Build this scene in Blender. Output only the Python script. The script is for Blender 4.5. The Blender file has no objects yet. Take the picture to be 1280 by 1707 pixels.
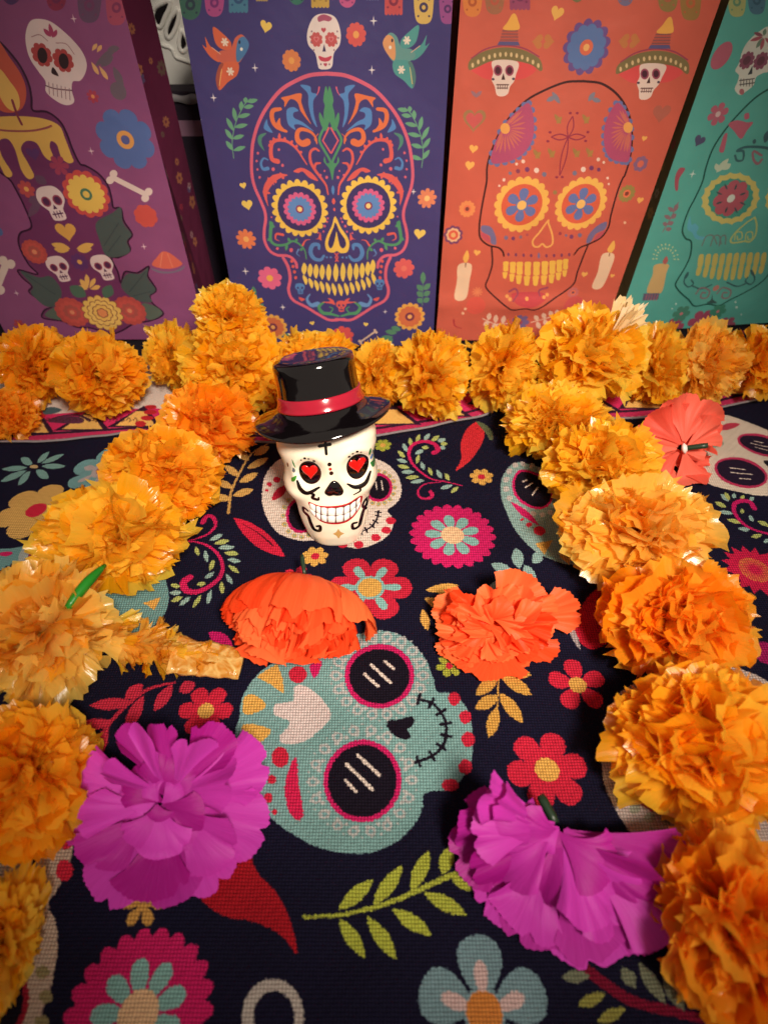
import bpy, bmesh, math, random
import numpy as np
from mathutils import Vector, Matrix, noise

# ------------------------------------------------------------------ camera, light, exposure
F_PX = 1087.0
PITCH = math.radians(45.7)
CAM_H = 0.27
W_PX, H_PX = 1280.0, 1707.0

scene = bpy.context.scene
col = scene.collection
cam_data = bpy.data.cameras.new('camera')
cam = bpy.data.objects.new('camera', cam_data)
col.objects.link(cam)
cam.location = (0, 0, CAM_H)
cam.rotation_euler = (math.pi / 2 - PITCH, 0, 0)
cam_data.sensor_fit = 'VERTICAL'
cam_data.sensor_height = 36.0
cam_data.lens = 36.0 * F_PX / H_PX
cam_data.clip_start = 0.01
cam_data.clip_end = 20
cam_data.dof.use_dof = True
cam_data.dof.focus_distance = 0.345
cam_data.dof.aperture_fstop = 9.0
scene.camera = cam

world = bpy.data.worlds.new('World')
scene.world = world
world.use_nodes = True
bg = world.node_tree.nodes['Background']
bg.inputs[0].default_value = (1.0, 0.84, 0.70, 1)
bg.inputs[1].default_value = 0.24


def lamp_spot(name, loc, target, energy, size_deg, radius, colour):
    d = bpy.data.lights.new(name, 'SPOT')
    d.energy = energy
    d.spot_size = math.radians(size_deg)
    d.spot_blend = 1.0
    d.shadow_soft_size = radius
    d.color = colour
    o = bpy.data.objects.new(name, d)
    col.objects.link(o)
    o.location = loc
    o.rotation_euler = (Vector(target) - Vector(loc)).to_track_quat('-Z', 'Y').to_euler()
    return o


lamp_spot('table_lamp', (0.17, -0.24, 0.66), (0.01, 0.33, 0.02), 54.0, 45, 0.075, (1.0, 0.88, 0.74))

scene.view_settings.view_transform = 'Standard'
scene.view_settings.look = 'None'
scene.view_settings.exposure = 0.0
scene.view_settings.gamma = 1.0
scene.cycles.use_denoising = True
scene.cycles.adaptive_threshold = 0.03
scene.cycles.adaptive_min_samples = 16
scene.cycles.max_bounces = 8
scene.cycles.diffuse_bounces = 7
scene.cycles.glossy_bounces = 3
scene.cycles.transmission_bounces = 4
scene.cycles.caustics_reflective = False
scene.cycles.caustics_refractive = False
scene.cycles.transparent_max_bounces = 6
scene.cycles.diffuse_bounces = 7
scene.cycles.glossy_bounces = 3
scene.cycles.transmission_bounces = 4
scene.cycles.caustics_reflective = False
scene.cycles.caustics_refractive = False
scene.cycles.sample_clamp_indirect = 4.0

rnd = random.Random(7)
nrs = np.random.RandomState(5)

# ------------------------------------------------------------------ measuring the photograph
C0 = np.array([0, 0, CAM_H])
FW = np.array([0, math.cos(PITCH), -math.sin(PITCH)])
UP = np.array([0, math.sin(PITCH), math.cos(PITCH)])
RT = np.array([1.0, 0, 0])


def rays(P):
    P = np.atleast_2d(np.asarray(P, float))
    return FW + ((P[:, :1] - W_PX / 2) / F_PX) * RT - ((P[:, 1:2] - H_PX / 2) / F_PX) * UP


def on_plane(P, O, n):
    d = rays(P)
    t = np.dot(np.asarray(O) - C0, n) / (d @ n)
    return C0 + t[:, None] * d


def ground(x, y, z=0.0):
    return on_plane([(x, y)], np.array([0, 0, z]), np.array([0, 0, 1.0]))[0]


class Surface:
    """A real flat sheet: origin, two unit axes, and how many texels a metre of it gets."""

    def __init__(s, O, ex, ey, bounds, ppm, base):
        s.O = np.asarray(O, float)
        s.ex = np.asarray(ex, float)
        s.ey = np.asarray(ey, float)
        s.n = np.cross(s.ex, s.ey)
        s.u0, s.u1, s.v0, s.v1 = bounds
        s.ppm = ppm
        s.W = int(round((s.u1 - s.u0) * ppm))
        s.H = int(round((s.v1 - s.v0) * ppm))
        s.img = np.empty((s.H, s.W, 3), np.float32)
        s.img[:] = np.array(base, np.float32) / 255
        s.axis = None

    def uv(s, P):
        Q = on_plane(P, s.O, s.n) - s.O
        return np.stack([Q @ s.ex, Q @ s.ey], 1)

    def tex(s, P):
        return (s.uv(P) - (s.u0, s.v0)) * s.ppm

    def loc(s, x, y):
        a = s.tex([(x, y), (x + 1, y)])
        return a[0], float(np.hypot(*(a[1] - a[0])))

    # --- filling
    def fill(s, polys, colr, alpha=1.0, mirror=False):
        if not isinstance(polys, list):
            polys = [polys]
        s._fill(polys, colr, alpha)
        if mirror and s.axis is not None:
            s._fill([np.stack([2 * s.axis - p[:, 0], p[:, 1]], 1) for p in polys], colr, alpha)

    def _fill(s, polys, colr, alpha):
        SS = 3
        allp = np.concatenate(polys)
        x0 = max(int(math.floor(allp[:, 0].min())) - 1, 0)
        x1 = min(int(math.ceil(allp[:, 0].max())) + 1, s.W)
        y0 = max(int(math.floor(allp[:, 1].min())) - 1, 0)
        y1 = min(int(math.ceil(allp[:, 1].max())) + 1, s.H)
        if x1 <= x0 or y1 <= y0:
            return
        w, h = (x1 - x0) * SS, (y1 - y0) * SS
        acc = np.zeros((h, w + 1), np.int16)
        for p in polys:
            q = (p - (x0, y0)) * SS
            r = np.roll(q, -1, 0)
            for (ax, ay), (bx, by) in zip(q.tolist(), r.tolist()):
                if ay == by:
                    continue
                sg = 1
                if ay > by:
                    ax, ay, bx, by, sg = bx, by, ax, ay, -1
                i0 = max(int(math.ceil(ay - 0.5)), 0)
                i1 = min(int(math.ceil(by - 0.5)), h)
                if i1 <= i0:
                    continue
                rows = np.arange(i0, i1)
                xs = ax + (rows + 0.5 - ay) * (bx - ax) / (by - ay)
                acc[rows, np.clip(np.ceil(xs - 0.5), 0, w).astype(int)] += sg
        m = (np.cumsum(acc[:, :w], 1) != 0).astype(np.float32)
        m = m.reshape(y1 - y0, SS, x1 - x0, SS).mean((1, 3))[..., None] * alpha
        sub = s.img[y0:y1, x0:x1]
        sub += (np.array(colr, np.float32) / 255 - sub) * m

    # --- shapes traced in photograph pixels (unprojected point by point)
    def poly(s, P, c, a=1.0, smooth=True, mirror=False):
        P = crom(P, True) if smooth else np.asarray(P, float)
        s.fill(s.tex(P), c, a, mirror)

    def stroke(s, P, w0, c, w1=None, a=1.0, mirror=False, closed=False, smooth=True, bulge=0.0):
        P = crom(P, closed) if smooth else np.asarray(P, float)
        if closed:
            P = np.concatenate([P, P[:1]])
        T = s.tex(P)
        sc = s.loc(*np.asarray(P, float).mean(0))[1]
        w1 = w0 if w1 is None else w1
        t = np.linspace(0, 1, len(T))
        hw = ((1 - t) * w0 + t * w1 + bulge * np.sin(t * math.pi)) * sc / 2
        d = np.gradient(T, axis=0)
        d /= np.maximum(np.hypot(d[:, 0], d[:, 1]), 1e-6)[:, None]
        nn = np.stack([-d[:, 1], d[:, 0]], 1)
        L, R = T + nn * hw[:, None], T - nn * hw[:, None]
        polys = []
        for i in range(len(T) - 1):
            q = np.array([L[i], R[i], R[i + 1], L[i + 1]])
            e = q - np.roll(q, -1, 0)
            if np.sum(q[:, 0] * np.roll(q[:, 1], -1) - q[:, 1] * np.roll(q[:, 0], -1)) < 0:
                q = q[::-1]
            polys.append(q)
        an = np.linspace(0, 2 * math.pi, 9)[:-1]
        ci = np.stack([np.cos(an), np.sin(an)], 1)
        for i in range(len(T)):
            polys.append(T[i] + ci * max(hw[i], 0.01))
        s.fill(polys, c, a, mirror)

    def pell(s, cx, cy, rx, ry, c, rot=0.0, a=1.0, mirror=False, n=28):
        t = np.linspace(0, 2 * math.pi, n + 1)[:-1]
        r = math.radians(rot)
        x, y = rx * np.cos(t), ry * np.sin(t)
        s.fill(s.tex(np.stack([cx + x * math.cos(r) - y * math.sin(r), cy + x * math.sin(r) + y * math.cos(r)], 1)), c, a, mirror)

    def leaf(s, p0, p1, w, c, a=1.0, mirror=False, fat=0.5):
        p0, p1 = np.asarray(p0, float), np.asarray(p1, float)
        d = p1 - p0
        n = np.array([-d[1], d[0]]) / max(np.hypot(*d), 1e-6)
        t = np.linspace(0, 1, 12)
        b = np.sin(math.pi * t ** (math.log(0.5) / math.log(fat))) ** 0.8 * w / 2
        Q = np.concatenate([p0 + d * t[:, None] + n * b[:, None], (p0 + d * t[:, None] - n * b[:, None])[::-1]])
        s.fill(s.tex(Q), c, a, mirror)

    # --- shapes regular on the sheet itself
    def lshape(s, cx, cy, XY, c, rot=0.0, a=1.0, mirror=False):
        o, k = s.loc(cx, cy)
        r = math.radians(rot)
        XY = np.asarray(XY, float) * k
        Q = np.stack([XY[:, 0] * math.cos(r) - XY[:, 1] * math.sin(r), XY[:, 0] * math.sin(r) + XY[:, 1] * math.cos(r)], 1)
        s.fill(o + Q, c, a, mirror)

    def disc(s, cx, cy, r, c, a=1.0, mirror=False, ry=None, rot=0):
        t = np.linspace(0, 2 * math.pi, 25)[:-1]
        s.lshape(cx, cy, np.stack([r * np.cos(t), (ry or r) * np.sin(t)], 1), c, rot, a, mirror)

    def flower(s, cx, cy, r, n, c, rot=0.0, wid=0.55, inner=0.25, a=1.0, mirror=False):
        o, k = s.loc(cx, cy)
        t = np.linspace(0, 2 * math.pi, 17)[:-1]
        polys = []
        rm, rl = r * (1 + inner) / 2, r * (1 - inner) / 2
        for i in range(n):
            an = math.radians(rot) + 2 * math.pi * i / n
            wv = wid * rl * (0.9 + 0.25 * np.cos(t))
            x, y = rm + rl * np.cos(t), wv * np.sin(t)
            polys.append(o + k * np.stack([x * math.cos(an) - y * math.sin(an), x * math.sin(an) + y * math.cos(an)], 1))
        tt = np.linspace(0, 2 * math.pi, 25)[:-1]
        polys.append(o + k * r * (inner + 0.12) * np.stack([np.cos(tt), np.sin(tt)], 1))
        s.fill(polys, c, a, mirror)

    def scallop(s, cx, cy, r, n, c, dep=0.12, rot=0.0, a=1.0, mirror=False, hole=0.0):
        t = np.linspace(0, 2 * math.pi, n * 8 + 1)[:-1]
        rr = r * (1 - dep + dep * np.abs(np.sin(t * n / 2)) ** 0.8)
        s.lshape(cx, cy, np.stack([rr * np.cos(t), rr * np.sin(t)], 1), c, rot, a, mirror)

    def heart(s, cx, cy, r, c, rot=0.0, a=1.0, mirror=False):
        t = np.linspace(0, 2 * math.pi, 29)[:-1]
        x = 16 * np.sin(t) ** 3
        y = 13 * np.cos(t) - 5 * np.cos(2 * t) - 2 * np.cos(3 * t) - np.cos(4 * t)
        s.lshape(cx, cy, np.stack([x, y + 2], 1) * r / 16, c, rot, a, mirror)

    def star(s, cx, cy, r, c, a=1.0):
        t = np.arange(8) * math.pi / 4
        rr = np.where(np.arange(8) % 2 == 0, r, r * 0.22)
        s.lshape(cx, cy, np.stack([rr * np.sin(t), rr * np.cos(t) * 1.15], 1), c, 0, a)

    def bone(s, p0, p1, w, c):
        p0, p1 = np.asarray(p0, float), np.asarray(p1, float)
        s.stroke([p0, p1], w, c, smooth=False)
        d = (p1 - p0) / np.hypot(*(p1 - p0))
        n = np.array([-d[1], d[0]])
        for p, sg in ((p0, -1), (p1, 1)):
            for m in (-1, 1):
                q = p + n * m * w * 0.65 + d * sg * w * 0.2
                s.pell(q[0], q[1], w * 0.72, w * 0.72, c)

    def mini_skull(s, cx, cy, r, c, dark, eye=None, rot=0.0):
        P = crom([(0, 1), (.55, .9), (.85, .5), (.85, .05), (.6, -.3), (.48, -.5), (.45, -1.0), (.2, -1.12), (-.2, -1.12),
                  (-.45, -1.0), (-.48, -.5), (-.6, -.3), (-.85, .05), (-.85, .5), (-.55, .9)], True)
        s.lshape(cx, cy, P * r, c, rot)
        t = np.linspace(0, 2 * math.pi, 17)[:-1]
        for m in (-1, 1):
            if eye:
                s.lshape(cx, cy, np.stack([m * .38 + .30 * np.cos(t), .1 + .32 * np.sin(t)], 1) * r, eye, rot)
            s.lshape(cx, cy, np.stack([m * .38 + .2 * np.cos(t), .1 + .23 * np.sin(t)], 1) * r, dark, rot)
        s.lshape(cx, cy, np.array([(0, -.12), (.13, -.4), (-.13, -.4)]) * r, dark, rot)
        s.lshape(cx, cy, np.array([(-.36, -.66), (.36, -.66), (.36, -.74), (-.36, -.74)]) * r, dark, rot)
        for k in (-.2, 0, .2):
            s.lshape(cx, cy, np.array([(k - .03, -.52), (k + .03, -.52), (k + .03, -.95), (k - .03, -.95)]) * r, dark, rot)

    def to_image(s, name):
        im = bpy.data.images.new(name, s.W, s.H)
        px = np.ones((s.H, s.W, 4), np.float32)
        px[..., :3] = np.clip(s.img, 0, 1)
        im.pixels.foreach_set(px.ravel())
        im.update()
        return im

    def uv01(s, u, v):
        return ((u - s.u0) / (s.u1 - s.u0), (v - s.v0) / (s.v1 - s.v0))


def crom(P, closed=True, n=6):
    P = np.asarray(P, float)
    if len(P) < 3:
        return np.stack([P[0] + (P[-1] - P[0]) * t for t in np.linspace(0, 1, n)])
    if closed:
        A, B, Cc, D = np.roll(P, 1, 0), P, np.roll(P, -1, 0), np.roll(P, -2, 0)
    else:
        E = np.concatenate([[2 * P[0] - P[1]], P, [2 * P[-1] - P[-2]]])
        A, B, Cc, D = E[:-3], E[1:-2], E[2:-1], E[3:]
    out = []
    for t in np.arange(n) / n:
        out.append(0.5 * (2 * B + (Cc - A) * t + (2 * A - 5 * B + 4 * Cc - D) * t * t + (3 * B - A - 3 * Cc + D) * t ** 3))
    Q = np.stack(out, 1).reshape(-1, 2)
    return Q if closed else np.concatenate([Q, P[-1:]])


def zr(ox, oy, k):
    return lambda *pts: [(ox + x * k, oy + y * k) for x, y in pts]


# ------------------------------------------------------------------ object helpers
def tag(o, label=None, cat=None, group=None, kind=None):
    if label:
        o['label'] = label
    if cat:
        o['category'] = cat
    if group:
        o['group'] = group
    if kind:
        o['kind'] = kind
    return o


def empty(name, loc):
    o = bpy.data.objects.new(name, None)
    o.empty_display_size = 0.01
    col.objects.link(o)
    o.location = loc
    return o


def mesh_obj(name, verts, faces, mat, parent=None, uvs=None, smooth=True):
    me = bpy.data.meshes.new(name)
    me.from_pydata([tuple(v) for v in verts], [], faces)
    if uvs is not None:
        lay = me.uv_layers.new(name='UVMap')
        idx = np.empty(len(me.loops), np.int32)
        me.loops.foreach_get('vertex_index', idx)
        lay.data.foreach_set('uv', np.asarray(uvs, np.float32)[idx].ravel())
    if smooth:
        me.polygons.foreach_set('use_smooth', np.ones(len(me.polygons), bool))
    me.materials.append(mat)
    me.update()
    o = bpy.data.objects.new(name, me)
    col.objects.link(o)
    if parent:
        o.parent = parent
    return o


def grid_faces(nu, nv, wrap=False):
    f = []
    for j in range(nv - 1):
        for i in range(nu if wrap else nu - 1):
            a, b = j * nu + i, j * nu + (i + 1) % nu
            f.append((a, b, b + nu, a + nu))
    return f


def tube(path, radii, sides=10, cap=True):
    path = [Vector(p) for p in path]
    V, Fc = [], []
    ref = Vector((0.13, 0.31, 0.94)).normalized()
    for i, p in enumerate(path):
        d = (path[min(i + 1, len(path) - 1)] - path[max(i - 1, 0)]).normalized()
        a = d.cross(ref).normalized()
        b = d.cross(a)
        for k in range(sides):
            t = 2 * math.pi * k / sides
            V.append(p + (a * math.cos(t) + b * math.sin(t)) * radii[i])
    Fc = grid_faces(sides, len(path), True)
    if cap:
        Fc.append(tuple(range(sides))[::-1])
        Fc.append(tuple(range((len(path) - 1) * sides, len(path) * sides)))
    return V, Fc


# ------------------------------------------------------------------ materials
def srgb(r, g, b):
    return tuple(((c / 255) / 12.92 if c / 255 <= 0.04045 else ((c / 255 + 0.055) / 1.055) ** 2.4) for c in (r, g, b)) + (1,)


def nodes_of(name):
    m = bpy.data.materials.new(name)
    m.use_nodes = True
    nt = m.node_tree
    return m, nt, nt.nodes['Principled BSDF'], nt.nodes['Material Output']


def plain(name, rgb, rough=0.5, noise_amt=0.12, noise_scale=60, bump=0.0, spec=0.5, coat=0.0, bump_scale=300):
    m, nt, bs, out = nodes_of(name)
    tc = nt.nodes.new('ShaderNodeTexCoord')
    nz = nt.nodes.new('ShaderNodeTexNoise')
    nz.inputs['Scale'].default_value = noise_scale
    nz.inputs['Detail'].default_value = 4
    nt.links.new(tc.outputs['Object'], nz.inputs['Vector'])
    mx = nt.nodes.new('ShaderNodeMix')
    mx.data_type = 'RGBA'
    c = srgb(*rgb)
    mx.inputs['A'].default_value = tuple(x * (1 - noise_amt) for x in c[:3]) + (1,)
    mx.inputs['B'].default_value = tuple(min(x * (1 + noise_amt), 1) for x in c[:3]) + (1,)
    nt.links.new(nz.outputs['Fac'], mx.inputs['Factor'])
    nt.links.new(mx.outputs['Result'], bs.inputs['Base Color'])
    bs.inputs['Roughness'].default_value = rough
    bs.inputs['Specular IOR Level'].default_value = spec
    bs.inputs['Coat Weight'].default_value = coat
    bs.inputs['Coat Roughness'].default_value = 0.04
    if bump:
        n2 = nt.nodes.new('ShaderNodeTexNoise')
        n2.inputs['Scale'].default_value = bump_scale
        n2.inputs['Detail'].default_value = 3
        nt.links.new(tc.outputs['Object'], n2.inputs['Vector'])
        bp = nt.nodes.new('ShaderNodeBump')
        bp.inputs['Strength'].default_value = bump
        bp.inputs['Distance'].default_value = 0.001
        nt.links.new(n2.outputs['Fac'], bp.inputs['Height'])
        nt.links.new(bp.outputs['Normal'], bs.inputs['Normal'])
    return m


def printed(name, image, rough=0.6, weave=0.0, pitch=0.0012, spec=0.4, coat=0.0, bump=0.25, grain=0.06, coat_rough=0.05):
    """print drawn by the functions above, on paper, cloth (with a woven relief) or glaze"""
    m, nt, bs, out = nodes_of(name)
    N, L = nt.nodes, nt.links
    tc = N.new('ShaderNodeTexCoord')
    im = N.new('ShaderNodeTexImage')
    im.image = image
    im.extension = 'EXTEND'
    if weave:
        # the ink follows the threads, so its edges are a little ragged
        rg = N.new('ShaderNodeTexNoise')
        rg.inputs['Scale'].default_value = 1100
        rg.inputs['Detail'].default_value = 1
        L.new(tc.outputs['Object'], rg.inputs['Vector'])
        sb = N.new('ShaderNodeVectorMath')
        sb.operation = 'SUBTRACT'
        sb.inputs[1].default_value = (0.5, 0.5, 0.5)
        L.new(rg.outputs['Color'], sb.inputs[0])
        ma = N.new('ShaderNodeVectorMath')
        ma.operation = 'MULTIPLY_ADD'
        ma.inputs[1].default_value = (0.0024, 0.0034, 0)
        L.new(sb.outputs['Vector'], ma.inputs[0])
        L.new(tc.outputs['UV'], ma.inputs[2])
        L.new(ma.outputs['Vector'], im.inputs['Vector'])
    else:
        L.new(tc.outputs['UV'], im.inputs['Vector'])
    nz = N.new('ShaderNodeTexNoise')
    nz.inputs['Scale'].default_value = 25
    nz.inputs['Detail'].default_value = 6
    L.new(tc.outputs['Object'], nz.inputs['Vector'])
    fac = N.new('ShaderNodeMapRange')
    fac.inputs['From Min'].default_value = 0.3
    fac.inputs['From Max'].default_value = 0.7
    fac.inputs['To Min'].default_value = 1 - grain * 2
    fac.inputs['To Max'].default_value = 1 + grain
    L.new(nz.outputs['Fac'], fac.inputs['Value'])
    height = None
    last = fac.outputs['Result']
    if weave:
        sp = N.new('ShaderNodeSeparateXYZ')
        # threads wander a little
        wob = N.new('ShaderNodeTexNoise')
        wob.inputs['Scale'].default_value = 90
        L.new(tc.outputs['Object'], wob.inputs['Vector'])
        vm = N.new('ShaderNodeVectorMath')
        vm.operation = 'MULTIPLY_ADD'
        vm.inputs[1].default_value = (0.0007, 0.0007, 0)
        L.new(wob.outputs['Color'], vm.inputs[0])
        L.new(tc.outputs['Object'], vm.inputs[2])
        L.new(vm.outputs['Vector'], sp.inputs['Vector'])

        def mth(op, a, b=None):
            n = N.new('ShaderNodeMath')
            n.operation = op
            for k, v in ((0, a), (1, b)):
                if v is None:
                    continue
                if isinstance(v, (int, float)):
                    n.inputs[k].default_value = v
                else:
                    L.new(v, n.inputs[k])
            return n.outputs[0]
        kx = mth('MULTIPLY', sp.outputs['X'], math.pi / pitch)
        ky = mth('MULTIPLY', sp.outputs['Y'], math.pi / pitch)
        ax = mth('ABSOLUTE', mth('SINE', kx))
        ay = mth('ABSOLUTE', mth('SINE', ky))
        chk = mth('MULTIPLY', mth('SINE', mth('MULTIPLY', kx, 0.5)), mth('SINE', mth('MULTIPLY', ky, 0.5)))
        h0 = mth('POWER', mth('MULTIPLY', ax, ay), 0.5)
        height = mth('ADD', h0, mth('MULTIPLY', chk, 0.35))
        mr = N.new('ShaderNodeMapRange')
        mr.inputs['From Min'].default_value = 0.1
        mr.inputs['From Max'].default_value = 0.95
        mr.inputs['To Min'].default_value = 1 - weave
        mr.inputs['To Max'].default_value = 1.12
        L.new(h0, mr.inputs['Value'])
        last = mth('MULTIPLY', last, mr.outputs['Result'])
    vm2 = N.new('ShaderNodeVectorMath')
    vm2.operation = 'SCALE'
    L.new(im.outputs['Color'], vm2.inputs[0])
    L.new(last, vm2.inputs['Scale'])
    L.new(vm2.outputs['Vector'], bs.inputs['Base Color'])
    bs.inputs['Roughness'].default_value = rough
    bs.inputs['Specular IOR Level'].default_value = spec
    bs.inputs['Coat Weight'].default_value = coat
    bs.inputs['Coat Roughness'].default_value = coat_rough
    bp = N.new('ShaderNodeBump')
    bp.inputs['Strength'].default_value = bump
    bp.inputs['Distance'].default_value = 0.0004 if weave else 0.0006
    if height is None:
        n3 = N.new('ShaderNodeTexNoise')
        n3.inputs['Scale'].default_value = 220 if not coat else 60
        n3.inputs['Detail'].default_value = 5
        L.new(tc.outputs['Object'], n3.inputs['Vector'])
        n4 = N.new('ShaderNodeTexNoise')
        n4.inputs['Scale'].default_value = 26
        n4.inputs['Detail'].default_value = 2
        n4.inputs['Distortion'].default_value = 0.6
        L.new(tc.outputs['Object'], n4.inputs['Vector'])
        m4 = N.new('ShaderNodeMath')
        m4.operation = 'MULTIPLY_ADD'
        m4.inputs[1].default_value = 9.0 if not coat else 2.0
        L.new(n4.outputs['Fac'], m4.inputs[0])
        L.new(n3.outputs['Fac'], m4.inputs[2])
        height = m4.outputs[0]
    L.new(height, bp.inputs['Height'])
    L.new(bp.outputs['Normal'], bs.inputs['Normal'])
    return m


def petal_mat(name, dark, light, rough=0.35, transl=0.4, bump=0.5, fibre=30.0, spec=0.5, sheen=0.0, clear=0.0):
    """thin film or silk: colour varies from petal to petal, light comes through"""
    m, nt, bs, out = nodes_of(name)
    N, L = nt.nodes, nt.links
    oi = N.new('ShaderNodeObjectInfo')
    tc = N.new('ShaderNodeTexCoord')
    ad = N.new('ShaderNodeVectorMath')
    ad.operation = 'ADD'
    L.new(tc.outputs['UV'], ad.inputs[0])
    L.new(oi.outputs['Random'], ad.inputs[1])
    mp = N.new('ShaderNodeMapping')
    mp.inputs['Scale'].default_value = (fibre, 2.5, 1)
    L.new(ad.outputs['Vector'], mp.inputs['Vector'])
    nz = N.new('ShaderNodeTexNoise')
    nz.inputs['Scale'].default_value = 1.0
    nz.inputs['Detail'].default_value = 2
    L.new(mp.outputs['Vector'], nz.inputs['Vector'])
    mixf = N.new('ShaderNodeMath')
    mixf.operation = 'MULTIPLY_ADD'
    L.new(nz.outputs['Fac'], mixf.inputs[0])
    mixf.inputs[1].default_value = 0.55
    L.new(oi.outputs['Random'], mixf.inputs[2])
    sub = N.new('ShaderNodeMath')
    sub.operation = 'SUBTRACT'
    L.new(mixf.outputs[0], sub.inputs[0])
    sub.inputs[1].default_value = 0.27
    sub.use_clamp = True
    mx = N.new('ShaderNodeMix')
    mx.data_type = 'RGBA'
    mx.inputs['A'].default_value = srgb(*dark)
    mx.inputs['B'].default_value = srgb(*light)
    L.new(sub.outputs[0], mx.inputs['Factor'])
    L.new(mx.outputs['Result'], bs.inputs['Base Color'])
    bs.inputs['Roughness'].default_value = rough
    bs.inputs['Specular IOR Level'].default_value = spec
    bs.inputs['Sheen Weight'].default_value = sheen
    bp = N.new('ShaderNodeBump')
    bp.inputs['Strength'].default_value = bump
    bp.inputs['Distance'].default_value = 0.0008
    L.new(nz.outputs['Fac'], bp.inputs['Height'])
    L.new(bp.outputs['Normal'], bs.inputs['Normal'])
    tr = N.new('ShaderNodeBsdfTranslucent')
    L.new(mx.outputs['Result'], tr.inputs['Color'])
    ms = N.new('ShaderNodeMixShader')
    ms.inputs[0].default_value = transl
    L.new(bs.outputs[0], ms.inputs[1])
    L.new(tr.outputs[0], ms.inputs[2])
    if clear:
        tp = N.new('ShaderNodeBsdfTransparent')
        tint = N.new('ShaderNodeMix')
        tint.data_type = 'RGBA'
        tint.inputs['Factor'].default_value = 0.5
        tint.inputs['A'].default_value = (1, 1, 1, 1)
        L.new(mx.outputs['Result'], tint.inputs['B'])
        L.new(tint.outputs['Result'], tp.inputs['Color'])
        m2 = N.new('ShaderNodeMixShader')
        m2.inputs[0].default_value = clear
        L.new(ms.outputs[0], m2.inputs[1])
        L.new(tp.outputs[0], m2.inputs[2])
        L.new(m2.outputs[0], out.inputs['Surface'])
    else:
        L.new(ms.outputs[0], out.inputs['Surface'])
    return m


# ------------------------------------------------------------------ table and cloths
M_table = plain('dark_table_wood', (38, 24, 18), 0.5, 0.3, 14, 0.2)
V = [(-0.9, -0.5, -0.030), (0.9, -0.5, -0.030), (0.9, 0.95, -0.030), (-0.9, 0.95, -0.030),
     (-0.9, -0.5, -0.005), (0.9, -0.5, -0.005), (0.9, 0.95, -0.005), (-0.9, 0.95, -0.005)]
tb = mesh_obj('table_top', V, [(3, 2, 1, 0), (4, 5, 6, 7), (0, 1, 5, 4), (1, 2, 6, 5), (2, 3, 7, 6), (3, 0, 4, 7)], M_table, smooth=False)
tag(tb, 'dark table top under the printed cloths', 'table', kind='structure')
M_wall = plain('dark_back_wall', (30, 22, 30), 0.9, 0.3, 8)
V = [(-1.4, 1.10, -0.8), (1.4, 1.10, -0.8), (1.4, 1.10, 1.4), (-1.4, 1.10, 1.4), (-1.4, 1.16, -0.8), (1.4, 1.16, -0.8), (1.4, 1.16, 1.4), (-1.4, 1.16, 1.4)]
bw = mesh_obj('wall_back', V, [(0, 1, 2, 3), (7, 6, 5, 4), (1, 5, 6, 2), (4, 0, 3, 7), (3, 2, 6, 7), (4, 5, 1, 0)], M_wall, smooth=False)
tag(bw, 'dark wall behind the paper bags', 'wall', kind='structure')

NAVY = (17, 15, 40)
TEAL = (126, 168, 166)
PINK = (206, 28, 98)
RED = (205, 36, 62)
YEL = (226, 172, 84)
OLI = (166, 172, 62)
CRM = (232, 214, 200)
DRED = (170, 20, 34)
BLK = (20, 13, 28)

cl = Surface((0, 0, 0), (1, 0, 0), (0, 1, 0), (-0.32, 0.32, -0.06, 0.40), 4200, NAVY)
A1 = zr(0, 880, .375)
A2 = zr(0, 1250, .375)
A3 = zr(360, 880, .375)
A4 = zr(360, 1250, .375)
A5 = zr(680, 900, .46875)
A6 = zr(720, 1250, .4375)
A7 = zr(760, 480, .40625)
A8 = zr(580, 640, .25)
A9 = zr(400, 540, .234375)
A0 = zr(0, 460, .375)
AB = zr(0, 640, .203125)
AC = zr(1000, 640, .21875)


def one(z, x, y):
    return z((x, y))[0]


def bars(s, z, segs, w, c=CRM):
    for (x0, y0, x1, y1) in segs:
        s.stroke(z((x0, y0), (x1, y1)), w, c, smooth=False)


def halo(s, cx, cy, rx, ry, n, r, c, hole, rot=0):
    for i in range(n):
        t = 2 * math.pi * i / n
        x, y = rx * math.cos(t), ry * math.sin(t)
        ro = math.radians(rot)
        x, y = x * math.cos(ro) - y * math.sin(ro), x * math.sin(ro) + y * math.cos(ro)
        s.pell(cx + x, cy + y, r, r * .9, c, n=12)
        if hole:
            s.pell(cx + x, cy + y, r * .5, r * .45, hole, n=10)


def stitches(s, P, w, c, n=7, L=9):
    s.stroke(P, w, c)
    Q = crom(P, False)
    for i in range(n):
        k = int(round(i * (len(Q) - 2) / (n - 1)))
        d = Q[k + 1] - Q[k]
        d = d / np.hypot(*d)
        m = np.array([-d[1], d[0]])
        s.stroke([Q[k] - m * L / 2, Q[k] + m * L / 2], w, c, smooth=False)


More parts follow.
